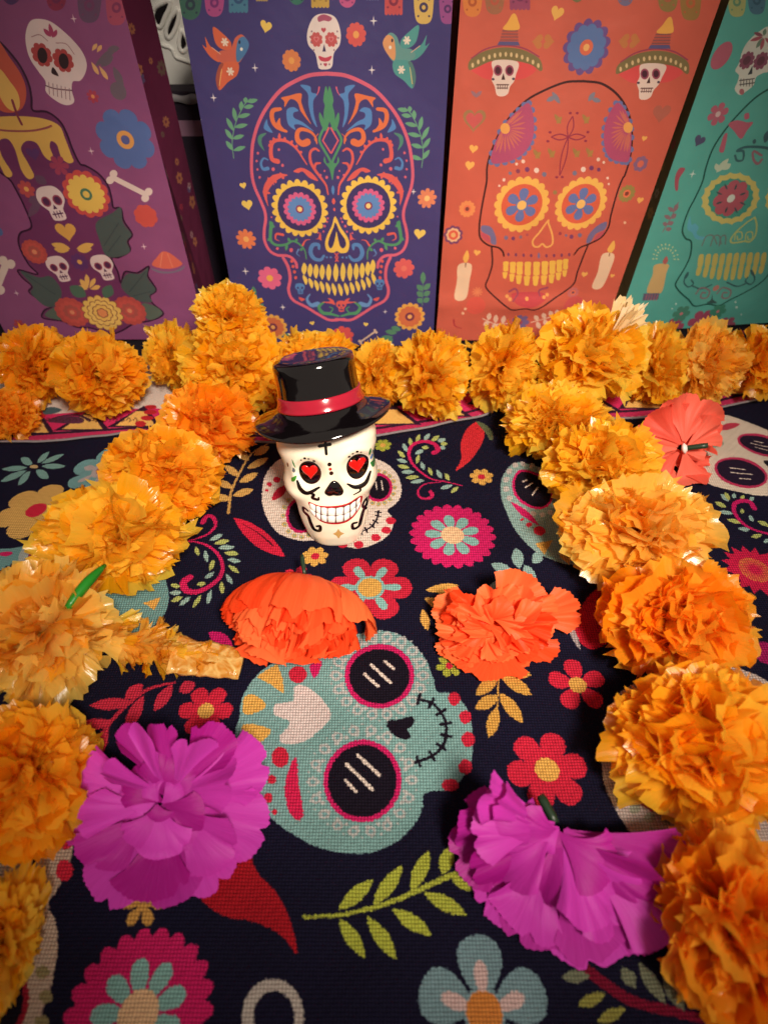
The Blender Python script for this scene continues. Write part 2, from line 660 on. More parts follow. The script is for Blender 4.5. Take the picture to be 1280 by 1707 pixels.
# white skull print under the figurine
cl.poly(A9((160, 1200), (180, 1100), (240, 1010), (310, 965), (450, 930), (650, 915), (850, 930), (980, 970), (1060, 1010), (1120, 1080), (1148, 1170),
           (1130, 1260), (1050, 1330), (1075, 1370), (1090, 1430), (1060, 1500), (980, 1560), (860, 1600), (760, 1590), (680, 1555),
           (600, 1548), (500, 1560), (400, 1550), (280, 1500), (200, 1400), (165, 1300)), CRM)
for cx, cy, rx, ry in ((440, 1375, 92, 110), (985, 1170, 80, 82)):
    p = one(A9, cx, cy)
    halo(cl, p[0], p[1], rx * .234 * 1.42, ry * .234 * 1.42, 16, 4.2, (214, 178, 106), (150, 172, 150))
    cl.pell(p[0], p[1], rx * .234 + 4.5, ry * .234 + 4.5, PINK)
    cl.pell(p[0], p[1], rx * .234, ry * .234, BLK)
bars(cl, A9, ((965, 1130, 975, 1185), (1005, 1120, 1015, 1190)), 2)
stitches(cl, A9((860, 1485), (930, 1450), (975, 1390), (985, 1335)), 3, BLK, 6, 9)
for x, y in ((730, 1575), (845, 1575), (965, 1525), (1040, 1472), (1072, 1405)):
    p = one(A9, x, y)
    cl.pell(p[0], p[1], 8, 6, RED)
cl.leaf(*A9((225, 1268), (345, 1150)), 14, RED)
for x, y, r in ((265, 1120, 6), (213, 1152, 4.5), (194, 1195, 3)):
    p = one(A9, x, y)
    cl.pell(p[0], p[1], r, r * .8, RED)

# teal skull print in the middle
cl.poly(A3((105, 850), (120, 760), (180, 670), (260, 610), (420, 540), (590, 490), (690, 465), (780, 470), (860, 510), (930, 590), (965, 680),
           (980, 738), (1040, 745), (1100, 790), (1130, 860), (1138, 960), (1130, 1050)) +
        A4((1090, 140), (1040, 185), (930, 200), (915, 270), (870, 350), (790, 420), (680, 460), (560, 460), (440, 430), (330, 370), (240, 300),
           (180, 220), (130, 110), (100, 0), (88, -90)), TEAL)
for cx, cy, rx, ry, hx, hy in ((632.6, 1129.4, 50, 46, 74, 68), (604, 1304, 57, 59, 84, 86)):
    halo(cl, cx, cy, hx - 2, hy - 2, 18, 9.5, (184, 184, 182), (122, 166, 168))
    halo(cl, cx, cy, hx - 10, hy - 10, 26, 4, (188, 186, 184), None)
    halo(cl, cx, cy, hx + 7, hy + 7, 36, 2, (178, 182, 180), None)
    cl.pell(cx, cy, rx + 8, ry + 8.5, PINK)
    cl.pell(cx, cy, rx, ry, BLK)
bars(cl, A3, ((660, 655, 720, 710), (690, 612, 775, 695), (750, 598, 790, 632)), 5.5)
bars(cl, A4, ((630, 30, 728, 122), (580, 68, 695, 182), (578, 140, 622, 188)), 5.5)
cl.poly(A3((760, 870), (810, 862), (830, 855), (870, 848), (882, 868), (865, 895), (850, 905), (862, 930), (855, 948), (820, 945), (775, 915)), BLK)
stitches(cl, A3((900, 772), (965, 795), (1010, 850), (1022, 910), (1008, 975), (960, 1025), (885, 1052)), 5, BLK, 8, 17)
for x, y, r in ((1057, 770, 27), (1107, 850, 27), (1118, 950, 30), (1105, 1072, 30)):
    p = one(A3, x, y)
    cl.pell(p[0], p[1], r * .375, r * .42, RED)
p = one(A4, 1040, 165)
cl.pell(p[0], p[1], 14, 10, RED)
cl.poly(A3((185, 672), (230, 640), (275, 615), (300, 680), (305, 745), (250, 710)), YEL, smooth=False)
cl.poly(A3((125, 828), (128, 760), (175, 750), (225, 795), (180, 828)), YEL)
cl.poly(A3((118, 885), (180, 880), (245, 905), (200, 955), (135, 972)), YEL)
cl.poly(A3((512, 842), (470, 765), (400, 712), (350, 715), (342, 775), (268, 790), (262, 835), (328, 868), (285, 930), (300, 962), (385, 955), (460, 905)), (222, 204, 200))
p = one(A3, 366, 660)
cl.pell(p[0], p[1], 15, 14, RED)
cl.poly(A3((420, 620), (470, 600), (460, 650), (440, 675), (430, 665)), PINK)
p = one(A3, 287, 1022)
cl.pell(p[0], p[1], 14, 17, RED)
for x, y, r in ((250, 135, 8), (235, 215, 8), (262, 277, 5)):
    p = one(A4, x, y)
    cl.pell(p[0], p[1], r * .9, r, RED)
cl.poly(A4((358, 38), (368, 150), (390, 285), (365, 316), (325, 275), (306, 180), (325, 90)), (214, 32, 80))

# round pink flowers
for cx, cy, r, ro in ((754, 893, 72, 4), (232, 1690, 124, 10)):
    cl.scallop(cx, cy, r, 22, PINK, 0.13, ro)
    cl.flower(cx, cy, r * .64, 9, (136, 184, 178), ro + 12, 0.62, 0.3)
    cl.disc(cx, cy, r * .27, (240, 196, 150))
# red flower with teal hearts
cl.flower(617, 982, 70, 6, RED, 0, 0.92, 0.2)
cl.flower(617, 982, 52, 6, (142, 192, 186), 0, 0.5, 0.36)
cl.disc(617, 982, 20, YEL)
# small yellow flowers
for cx, cy, r in ((802, 797, 20), (526, 931, 22), (638, 744, 15)):
    cl.flower(cx, cy, r, 7, YEL if cx != 638 else OLI, 12, 0.8, 0.2)
    cl.disc(cx, cy, r * .32, RED if cx != 638 else YEL)
# red five-petal flowers
for cx, cy, r, ro, k in ((962, 1143, 49, 20, 5), (911, 1284, 68, 8, 6), (344, 1186, 45, 0, 6), (496, 967, 27, 0, 5), (12, 700, 30, 0, 6)):
    cl.flower(cx, cy, r, k, RED, ro, 0.85, 0.18)
    cl.disc(cx, cy, r * .3, YEL)
cl.flower(748, 1113, 22, 6, OLI, 10, 0.8, 0.2)
cl.disc(748, 1113, 6, RED)


def curl(z, main, w0, w1, side, leaves, colr, lw=7):
    for i, (x, y, an, L) in enumerate(leaves):
        a = math.radians(an)
        p0 = one(z, x - L * math.cos(a), y - L * math.sin(a))
        p1 = one(z, x + L * math.cos(a), y + L * math.sin(a))
        cl.leaf(p0, p1, lw, (148, 180, 172) if i % 2 else (176, 184, 104))
    cl.stroke(z(*main), w0, colr, w1)
    if side:
        cl.stroke(z(*side), w0 * .8, colr, w1 * .75)


curl(A8, [(760, 685), (660, 660), (560, 640), (480, 590), (425, 530), (405, 470), (425, 425), (470, 400), (530, 395), (580, 415), (598, 448), (572, 468)], 2, 10,
     [(620, 660), (520, 670), (470, 710), (475, 755), (520, 770), (560, 755), (550, 722)],
     [(465, 375, -65, 30), (525, 365, -50, 30), (580, 374, -30, 30), (622, 386, -10, 28), (637, 410, 5, 24), (630, 435, 20, 20), (415, 400, 85, 28), (380, 435, 60, 30),
      (355, 475, 40, 32), (360, 517, 15, 36), (370, 557, 12, 42), (398, 592, 0, 45), (428, 627, -5, 48), (462, 655, -8, 48), (465, 507, -75, 30), (475, 462, -20, 32),
      (515, 433, 0, 24), (497, 552, 70, 30), (548, 588, 65, 32), (607, 608, 60, 36), (660, 627, 55, 30), (655, 693, -15, 42), (710, 712, -35, 32)], (205, 30, 90))
curl(A1, [(790, 70), (880, 75), (950, 105), (990, 160), (985, 220), (940, 270), (880, 295), (832, 288), (820, 255), (848, 232)], 3, 13,
     [(830, 70), (890, 55), (935, 35), (962, 0), (950, -40), (920, -45), (905, -15)],
     [(880, 115, 70, 22), (920, 137, 80, 26), (945, 175, -70, 28), (935, 222, -35, 26), (900, 262, -10, 22), (965, 55, -25, 32), (990, 75, -12, 34), (1010, 97, -4, 36),
      (1032, 122, 4, 34), (1042, 152, 10, 30), (1042, 190, 35, 32), (1022, 237, 60, 28), (990, 277, 85, 30), (935, 320, -75, 34), (880, 337, -55, 34), (825, 335, -35, 34),
      (790, 325, -20, 30), (785, 298, 0, 26), (785, 268, 10, 22), (830, 40, 10, 20), (860, 20, -30, 22)], (205, 30, 90), 8)
curl(AC, [(1165, 955), (1135, 915), (1070, 905), (1015, 930), (1015, 990), (1070, 1060), (1150, 1110), (1280, 1150)], 10, 5, None,
     [(910, 930, 25, 50), (950, 990, 12, 55), (1015, 1055, 15, 58), (1090, 1115, 3, 48), (1185, 1165, -12, 46), (940, 880, 45, 42), (960, 870, 60, 36), (1010, 868, 85, 24),
      (1075, 880, -50, 22), (1145, 890, -30, 24), (1075, 980, 85, 20), (1145, 1030, 50, 30), (1240, 1070, 25, 50), (1265, 1200, -30, 30)], (196, 22, 96), 7)
cl.leaf(*AC((690, 1330), (820, 1335)), 9, (150, 170, 140))
cl.leaf(*AC((700, 1350), (830, 1400)), 9, (150, 170, 140))
# chillies
cl.poly(A8((862, 262), (905, 320), (900, 390), (860, 465), (800, 535), (715, 590), (752, 515), (748, 430), (770, 350), (815, 290)), (214, 44, 54))
cl.poly(A8((852, 258), (905, 275), (950, 325), (965, 385), (940, 390), (915, 345), (880, 300)), (96, 104, 74))
cl.poly([(405, 1410), (430, 1455), (462, 1490), (484, 1535), (496, 1592), (470, 1562), (430, 1540), (375, 1528), (340, 1505), (325, 1478), (345, 1440)], DRED)
cl.poly(A5((700, 172), (640, 205), (590, 285), (575, 300), (615, 375), (670, 390), (740, 340), (760, 250)), (190, 26, 52))
cl.leaf(*A5((560, 300), (612, 395)), 10, (160, 150, 150))
# teal skull by the garland (upper right)
cl.poly(A7((190, 780), (235, 738), (310, 733), (380, 760), (470, 830), (560, 940), (600, 1060), (560, 1140), (470, 1150), (400, 1130), (320, 1090), (250, 1010), (200, 910), (182, 840)), (140, 170, 165))
p = one(A7, 312, 835)
halo(cl, p[0], p[1], 48, 37, 18, 5, (196, 186, 182), None, 35)
cl.pell(p[0], p[1], 37, 29, PINK, 36)
cl.pell(p[0], p[1], 33, 25, BLK, 36)
bars(cl, A7, ((270, 810, 290, 798), (282, 830, 312, 808), (310, 858, 335, 822)), 2.6)
cl.leaf(*A7((222, 880), (340, 985)), 10, PINK)
for x, y, r in ((270, 955, 3), (298, 980, 5), (340, 1005, 10)):
    p = one(A7, x, y)
    cl.pell(p[0], p[1], r, r * .8, RED)
cl.poly(A7((320, 1060), (395, 1040), (360, 1105)), YEL, smooth=False)
cl.poly(A7((420, 1110), (470, 1085), (460, 1150)), YEL, smooth=False)
# cream skull at the upper right
cl.poly(AC((790, 250), (850, 238), (950, 250), (1060, 280), (1180, 320), (1330, 390), (1480, 520), (1560, 700), (1480, 830), (1340, 862), (1200, 865), (1040, 838), (900, 800), (790, 750), (700, 640), (690, 420)), (222, 206, 188))
for cx, cy, rx, ry, ro in ((1215, 475, 165, 68, 13), (1062, 695, 190, 88, 14)):
    p = one(AC, cx, cy)
    k = .21875
    cl.pell(p[0], p[1], rx * k + 4, ry * k + 4, (190, 50, 92), ro)
    cl.pell(p[0], p[1], rx * k, ry * k, (34, 20, 44), ro)
bars(cl, AC, ((1170, 445, 1235, 455), (1140, 465, 1280, 490), (1170, 495, 1280, 518), (975, 660, 1090, 672), (985, 695, 1150, 706), (1050, 738, 1135, 742)), 2)
cl.leaf(*AC((880, 360), (1060, 315)), 11, (196, 60, 84))
for x, y, rx, ry in ((820, 340, 9, 6), (850, 290, 7, 4), (890, 268, 4, 2.5)):
    p = one(AC, x, y)
    cl.pell(p[0], p[1], rx, ry, (190, 30, 70))
cl.poly(AC((830, 400), (890, 420), (935, 470), (880, 495), (800, 500)), (128, 160, 140))
cl.poly(AC((1230, 610), (1280, 600), (1330, 640), (1280, 650)), BLK)
# spiky pink flower
t = np.linspace(0, 2 * math.pi, 33)[:-1]
rr = np.where(np.arange(32) % 2 == 0, 54, 40)
cl.lshape(1256, 952, np.stack([rr * np.cos(t), rr * np.sin(t)], 1), (190, 24, 66))
for i in range(40):
    a = 2 * math.pi * i / 40
    cl.lshape(1256, 952, np.array([(8 * math.cos(a), 8 * math.sin(a)), (26 * math.cos(a + .05), 26 * math.sin(a + .05)), (26 * math.cos(a - .05), 26 * math.sin(a - .05))]), (206, 120, 60))
cl.poly(A5((1215, 385), (1260, 375), (1300, 400), (1300, 450), (1240, 440)), (150, 20, 86))
# teal petals and yellow leaves round the right carnation
for x, y, L, w, an in ((388, 72, 38, 20, 80), (335, 110, 46, 18, 28), (458, 72, 26, 18, -50), (330, 165, 46, 18, -12), (430, 130, 40, 18, 60)):
    a = math.radians(an)
    cl.leaf(one(A5, x - L * math.cos(a), y - L * math.sin(a)), one(A5, x + L * math.cos(a), y + L * math.sin(a)), w, (142, 176, 172))
for q in (((62, 185), (180, 165)), ((58, 212), (130, 250)), ((50, 252), (70, 330)), ((100, 180), (200, 240))):
    cl.leaf(*A5(*q), 15, YEL)
cl.stroke(A5((322, 470), (318, 540), (316, 600)), 3, (204, 152, 70))
for q in (((320, 490), (238, 560)), ((320, 560), (236, 608)), ((316, 598), (285, 710)), ((322, 550), (408, 655)), ((325, 485), (438, 560)), ((340, 470), (435, 490)), ((330, 470), (420, 440))):
    cl.leaf(*A5(*q), 21, (206, 154, 70))
# beige skull at the right, below the garland
cl.poly([(1040, 1150), (1016, 1190), (1002, 1240), (1004, 1300), (1024, 1352), (1060, 1402), (1110, 1440), (1180, 1450), (1280, 1420), (1340, 1320), (1330, 1200), (1260, 1130), (1150, 1110)], (188, 172, 164))
halo(cl, 1110, 1300, 76, 70, 16, 10, (150, 150, 130), None)
cl.pell(1110, 1300, 62, 58, (178, 40, 70))
cl.pell(1110, 1300, 55, 51, BLK)
cl.pell(1034, 1335, 8, 10, (124, 128, 112))
# olive sprig
SPR = (176, 182, 66)
cl.stroke(A4((388, 745), (470, 742), (560, 735), (720, 698), (880, 640), (1030, 570), (1150, 520), (1260, 470)), 4, SPR, 11)
for q in (((545, 715), (698, 578)), ((700, 695), (828, 520)), ((868, 635), (946, 455)), ((1005, 560), (1040, 432)), ((1120, 525), (1170, 400)),
          ((548, 750), (662, 928)), ((672, 740), (802, 938)), ((785, 710), (956, 832)), ((920, 640), (1112, 742)), ((1040, 570), (1170, 620)), ((1180, 510), (1320, 560))):
    cl.leaf(*A4(*q), 25, SPR)
# loop
p = A4((255, 1185))[0]
cl.pell(p[0], p[1], 52, 62, (186, 176, 166))
cl.pell(p[0] + 2, p[1] + 2, 34, 43, NAVY)
# teal flower, bottom
cl.flower(806, 1690, 112, 5, (120, 150, 158), 90, 0.95, 0.2)
cl.flower(806, 1690, 74, 5, (214, 182, 178), 90, 0.5, 0.3)
cl.disc(806, 1690, 30, (214, 132, 60))
# dark red curl with leaves at the bottom right
cl.stroke(A6((560, 820), (640, 880), (760, 960), (900, 1000), (1060, 1030), (1250, 1010)), 20, (120, 14, 44), 12)
for q in (((490, 865), (600, 865)), ((555, 975), (660, 930)), ((625, 1040), (735, 985)), ((780, 810), (880, 975)), ((870, 870), (950, 1000)), ((720, 830), (770, 910)), ((980, 900), (1060, 1000))):
    cl.leaf(*A6(*q), 22, (150, 146, 70) if q[0][0] % 2 else (120, 124, 100))
# beige skull at the lower left
cl.poly(A2((-60, 330), (120, 300), (240, 300), (305, 350), (332, 430), (312, 520), (262, 620), (220, 690), (250, 760), (262, 860), (244, 1000), (200, 1150), (160, 1260), (0, 1300), (-120, 1200), (-150, 700)), (196, 172, 152))
stitches(cl, A2((150, 455), (158, 540), (130, 590), (95, 630)), 6, BLK, 4, 14)
for x, y, rx, ry in ((300, 400, 14, 18), (292, 540, 14, 18)):
    p = one(A2, x, y)
    cl.pell(p[0], p[1], rx, ry, RED)
p = one(A2, -20, 1100)
halo(cl, p[0], p[1], 86, 108, 16, 12, (150, 138, 96), None)
cl.pell(p[0], p[1], 58, 78, (160, 30, 50))
cl.pell(p[0], p[1], 48, 68, BLK)
# red leafy branch
cl.stroke(A1((395, 1050), (440, 960), (510, 860), (600, 770), (680, 715), (780, 690)), 10, (190, 40, 66), 5)
for q in (((400, 795), (600, 785)), ((560, 925), (645, 750)), ((690, 822), (770, 700)), ((800, 735), (870, 690)), ((330, 895), (510, 872)), ((415, 1055), (490, 890)), ((560, 770), (640, 700))):
    cl.leaf(*A1(*q), 21, (200, 44, 70))
cl.leaf(*A1((930, 470), (1040, 540)), 24, (196, 22, 100))
cl.leaf(*A0((1042, 1088), (1268, 1256)), 29, (214, 34, 66))
cl.stroke(A0((1080, 1115), (1150, 1150), (1215, 1205)), 1, (70, 14, 34), 3)
# yellow leafy branch
cl.stroke(A0((1018, 1065), (1030, 970), (1070, 880), (1120, 800), (1190, 755)), 5, (204, 158, 86), 3)
for q in (((1030, 1000), (950, 985)), ((1040, 950), (960, 915)), ((1070, 900), (1000, 850)), ((1035, 985), (1130, 955)), ((1065, 925), (1150, 885)), ((1100, 865), (1195, 815)), ((1130, 805), (1200, 765)), ((1110, 830), (1060, 790))):
    cl.leaf(*A0(*q), 12, (212, 166, 92))
# teal firework flower, yellow flower, teal and white flower, skull at the left edge
for q, w in ((((230, 690), (25, 712)), 9), (((225, 715), (10, 812)), 10), (((255, 720), (155, 838)), 11), (((300, 712), (408, 785)), 14), (((345, 682), (545, 680)), 9),
             (((345, 660), (535, 580)), 8), (((312, 655), (410, 562)), 9), (((270, 665), (175, 615)), 13)):
    cl.leaf(*AB(*q), w, (124, 166, 160))
p = one(AB, 285, 685)
cl.pell(p[0], p[1], 7, 3, (200, 170, 120))
p = one(AB, 310, 1055)
cl.flower(p[0], p[1], 64, 6, (214, 166, 92), 20, 0.95, 0.15)
cl.disc(p[0], p[1], 17, RED)
p = one(AB, 860, 745)
cl.flower(p[0], p[1], 58, 6, (120, 166, 168), 35, 0.95, 0.2)
cl.flower(p[0], p[1], 42, 6, (190, 176, 176), 35, 0.5, 0.35)
cl.disc(p[0], p[1], 11, (190, 110, 96))
cl.poly([(-40, 925), (40, 915), (110, 900), (190, 905), (255, 940), (282, 985), (272, 1030), (220, 1065), (120, 1075), (20, 1040), (-40, 1000)], (112, 156, 156))
cl.pell(68, 935, 34, 26, (170, 176, 172))
cl.pell(74, 935, 22, 17, (160, 26, 76))
cl.pell(12, 925, 12, 4, PINK)
stitches(cl, [(0, 955), (20, 948), (34, 945)], 2.5, BLK, 4, 7)
cl.poly(A1((640, 340), (720, 315), (690, 370)), YEL, smooth=False)
cl.poly(A1((600, 380), (660, 420), (600, 430)), YEL, smooth=False)
cl.flower(242, 1508, 36, 6, (196, 144, 72), 0, 0.7, 0.2)
# the pattern runs on beyond the frame
for (x, y, r, c, n) in ((-0.25, 0.10, .020, RED, 6), (-0.29, 0.19, .022, YEL, 6), (0.26, 0.13, .022, PINK, 9), (0.21, 0.04, .018, TEAL, 6), (0.29, 0.22, .018, YEL, 5), (-0.20, 0.02, .018, OLI, 6),
                        (-0.10, -0.03, .016, RED, 6), (0.05, -0.035, .02, TEAL, 6), (0.15, -0.04, .015, YEL, 6), (-0.27, 0.27, .018, PINK, 8)):
    o = (np.array((x, y)) - (cl.u0, cl.v0)) * cl.ppm
    an = np.linspace(0, 2 * math.pi, n * 8 + 1)[:-1]
    q = r * cl.ppm * (0.72 + 0.28 * np.abs(np.sin(an * n / 2)))
    cl.fill(o + np.stack([q * np.cos(an), q * np.sin(an)], 1), c)
    cl.fill(o + 0.3 * np.stack([q * np.cos(an), q * np.sin(an)], 1), CRM)

cl.img *= 0.95
M_cloth = printed('printed_linen', cl.to_image('cloth_print'), rough=0.8, weave=0.5, pitch=0.00125, spec=0.12, bump=1.0, grain=0.10)

EDGE = [(-200, 748), (0, 743), (120, 735), (230, 728), (330, 738), (440, 742), (560, 738), (640, 728), (720, 716), (780, 702), (832, 688), (890, 702), (960, 704), (1060, 700), (1180, 688), (1280, 664), (1480, 640)]
EG = np.array([ground(*p)[:2] for p in EDGE])


def edge_y(x):
    return float(np.interp(x, EG[:, 0], EG[:, 1]))


R0, R1 = ground(832, 690)[:2], ground(892, 905)[:2]


def cloth_z(x, y):
    z = 0.0024 * noise.noise((x * 16, y * 14, 3.1)) + 0.0014 * noise.noise((x * 40, y * 40, 9.2)) + 0.0016 * max(0, 1 - abs(noise.noise((x * 9 + 2, y * 5, 5.5))) * 7) * (noise.noise((x * 6, y * 6, 1.5)) + .5)
    d = R1 - R0
    L = np.hypot(*d)
    t = ((x - R0[0]) * d[0] + (y - R0[1]) * d[1]) / L / L
    s = ((x - R0[0]) * d[1] - (y - R0[1]) * d[0]) / L
    z += 0.0042 * math.exp(-(s / 0.006) ** 2) * max(0.0, 1 - max(t - 0.1, 0) / 1.1) * (1 if t > -0.2 else 0)
    z += 0.0030 * math.exp(-((x + 0.19 - 0.2 * (y - 0.2)) / 0.012) ** 2) * max(0, 1 - abs(y - 0.27) / 0.2)
    return max(z, -.0006) + 0.0012


nx, ny = 150, 120
V, UVs = [], []
for j in range(ny):
    for i in range(nx):
        x = -0.315 + 0.63 * i / (nx - 1)
        y = -0.055 + (edge_y(x) + 0.055) * j / (ny - 1)
        V.append((x, y, cloth_z(x, y)))
        UVs.append(cl.uv01(x, y))
cloth = mesh_obj('printed_runner', V, grid_faces(nx, ny), M_cloth, uvs=UVs)
so = cloth.modifiers.new('thickness', 'SOLIDIFY')
so.thickness = 0.0009
so.offset = -1
tag(cloth, 'dark navy linen runner printed with sugar skulls, flowers and chillies', 'runner')
M_hem = plain('grey_hem_cord', (118, 108, 112), 0.8, 0.25, 400, 0.4)
hp = []
for i in range(160):
    x = -0.315 + 0.63 * i / 159
    y = edge_y(x)
    hp.append((x, y + 0.0006, cloth_z(x, y) + 0.0002))
v, f = tube(hp, [0.0009] * len(hp), 6)
mesh_obj('hem', v, f, M_hem, cloth)

# the cloth behind: dotted band, triangle border, white field on the left, dark floral field further back
bc = Surface((0, 0, -0.0015), (1, 0, 0), (0, 1, 0), (-0.42, 0.42, 0.24, 0.64), 2300, (206, 192, 182))
Yb = np.linspace(0, 1, bc.H)


def back_poly(P, c):
    bc.fill((np.asarray(P, float) - (bc.u0, bc.v0)) * bc.ppm, c)


def edge_strip(a, b, c):
    xs = np.linspace(-0.42, 0.42, 120)
    lo = np.array([edge_y(x) + a for x in xs])
    hi = np.array([edge_y(x) + b for x in xs])
    back_poly(np.concatenate([np.stack([xs, lo], 1), np.stack([xs, hi], 1)[::-1]]), c)


back_poly([(-0.085, 0.24), (0.42, 0.24), (0.42, 0.64), (-0.085, 0.64)], (30, 20, 30))
back_poly([(-0.42, 0.43), (0.42, 0.43), (0.42, 0.64), (-0.42, 0.64)], (22, 16, 24))
edge_strip(-0.09, 0.0, (40, 20, 36))
edge_strip(0.0, 0.0105, (176, 40, 84))
edge_strip(0.0105, 0.0130, (44, 16, 40))
edge_strip(0.0130, 0.0330, (196, 40, 92))
for i in range(-12, 13):
    x = -0.2485 + 0.0345 * (i + 2.4)
    y = edge_y(x)
    back_poly([(x - 0.0185, y + 0.0125), (x + 0.0185, y + 0.0125), (x, y + 0.036)], (44, 16, 40))
    back_poly([(x - 0.0135, y + 0.0140), (x + 0.0135, y + 0.0140), (x + 0.002, y + 0.0300), (x - 0.004, y + 0.0300)], (218, 172, 92))
for i in range(170):
    x = -0.41 + 0.0049 * i
    an = np.linspace(0, 2 * math.pi, 9)[:-1]
    back_poly(np.stack([x + 0.0009 * np.cos(an), edge_y(x) + 0.0052 + 0.0011 * np.sin(an)], 1), (214, 96, 130))
bc.flower(52, 694, 24, 7, (186, 32, 30), 0, .95, .2)
bc.disc(38, 692, 7, (214, 170, 80))
bc.poly(AB((355, 215), (430, 190), (510, 215), (440, 245), (370, 250)), (70, 90, 96))
bc.stroke(AB((340, 320), (480, 270), (640, 255), (740, 300)), 2, (64, 30, 50), 5)
bc.poly(AB((400, 310), (500, 270), (640, 268), (690, 310), (600, 325)), (86, 40, 66))
for x in range(380, 1150, 55):
    bc.stroke(AB((x, 300), (x + 16, 278), (x + 34, 300), (x + 20, 312)), 1.2, (60, 30, 30))
for x, y, rx, ry in ((1240, 190, 10, 3.5), (1235, 232, 11, 4), (1210, 280, 11, 4), (1155, 328, 9, 5)):
    p = one(AB, x, y)
    bc.pell(p[0], p[1], rx, ry, (170, 30, 40))
for i in range(90):
    x, y = rnd.uniform(-0.4, 0.4), rnd.uniform(0.41, 0.6)
    o = (np.array((x, y)) - (bc.u0, bc.v0)) * bc.ppm
    a = rnd.uniform(0, 6.28)
    tt = np.linspace(0, 2 * math.pi, 13)[:-1]
    q = np.stack([.008 * np.cos(tt), .0035 * np.sin(tt)], 1) @ np.array([[math.cos(a), math.sin(a)], [-math.sin(a), math.cos(a)]])
    bc.fill(o + q * bc.ppm, [(46, 96, 60), (150, 34, 50), (90, 120, 110)][i % 3])
M_back = printed('border_cloth', bc.to_image('border_print'), rough=0.85, weave=0.25, pitch=0.0011, spec=0.2, bump=0.5, grain=0.08)
nx, ny = 60, 40
V, UVs = [], []
for j in range(ny):
    for i in range(nx):
        x, y = -0.415 + 0.83 * i / (nx - 1), 0.245 + 0.385 * j / (ny - 1)
        V.append((x, y, -0.0016 + 0.0006 * noise.noise((x * 20, y * 20, 1))))
        UVs.append(bc.uv01(x, y))
bcl = mesh_obj('border_cloth', V, grid_faces(nx, ny), M_back, uvs=UVs)
so = bcl.modifiers.new('thickness', 'SOLIDIFY')
so.thickness = 0.0008
so.offset = -1
tag(bcl, 'cloth with pink and yellow triangle border lying under the paper bags', 'tablecloth')


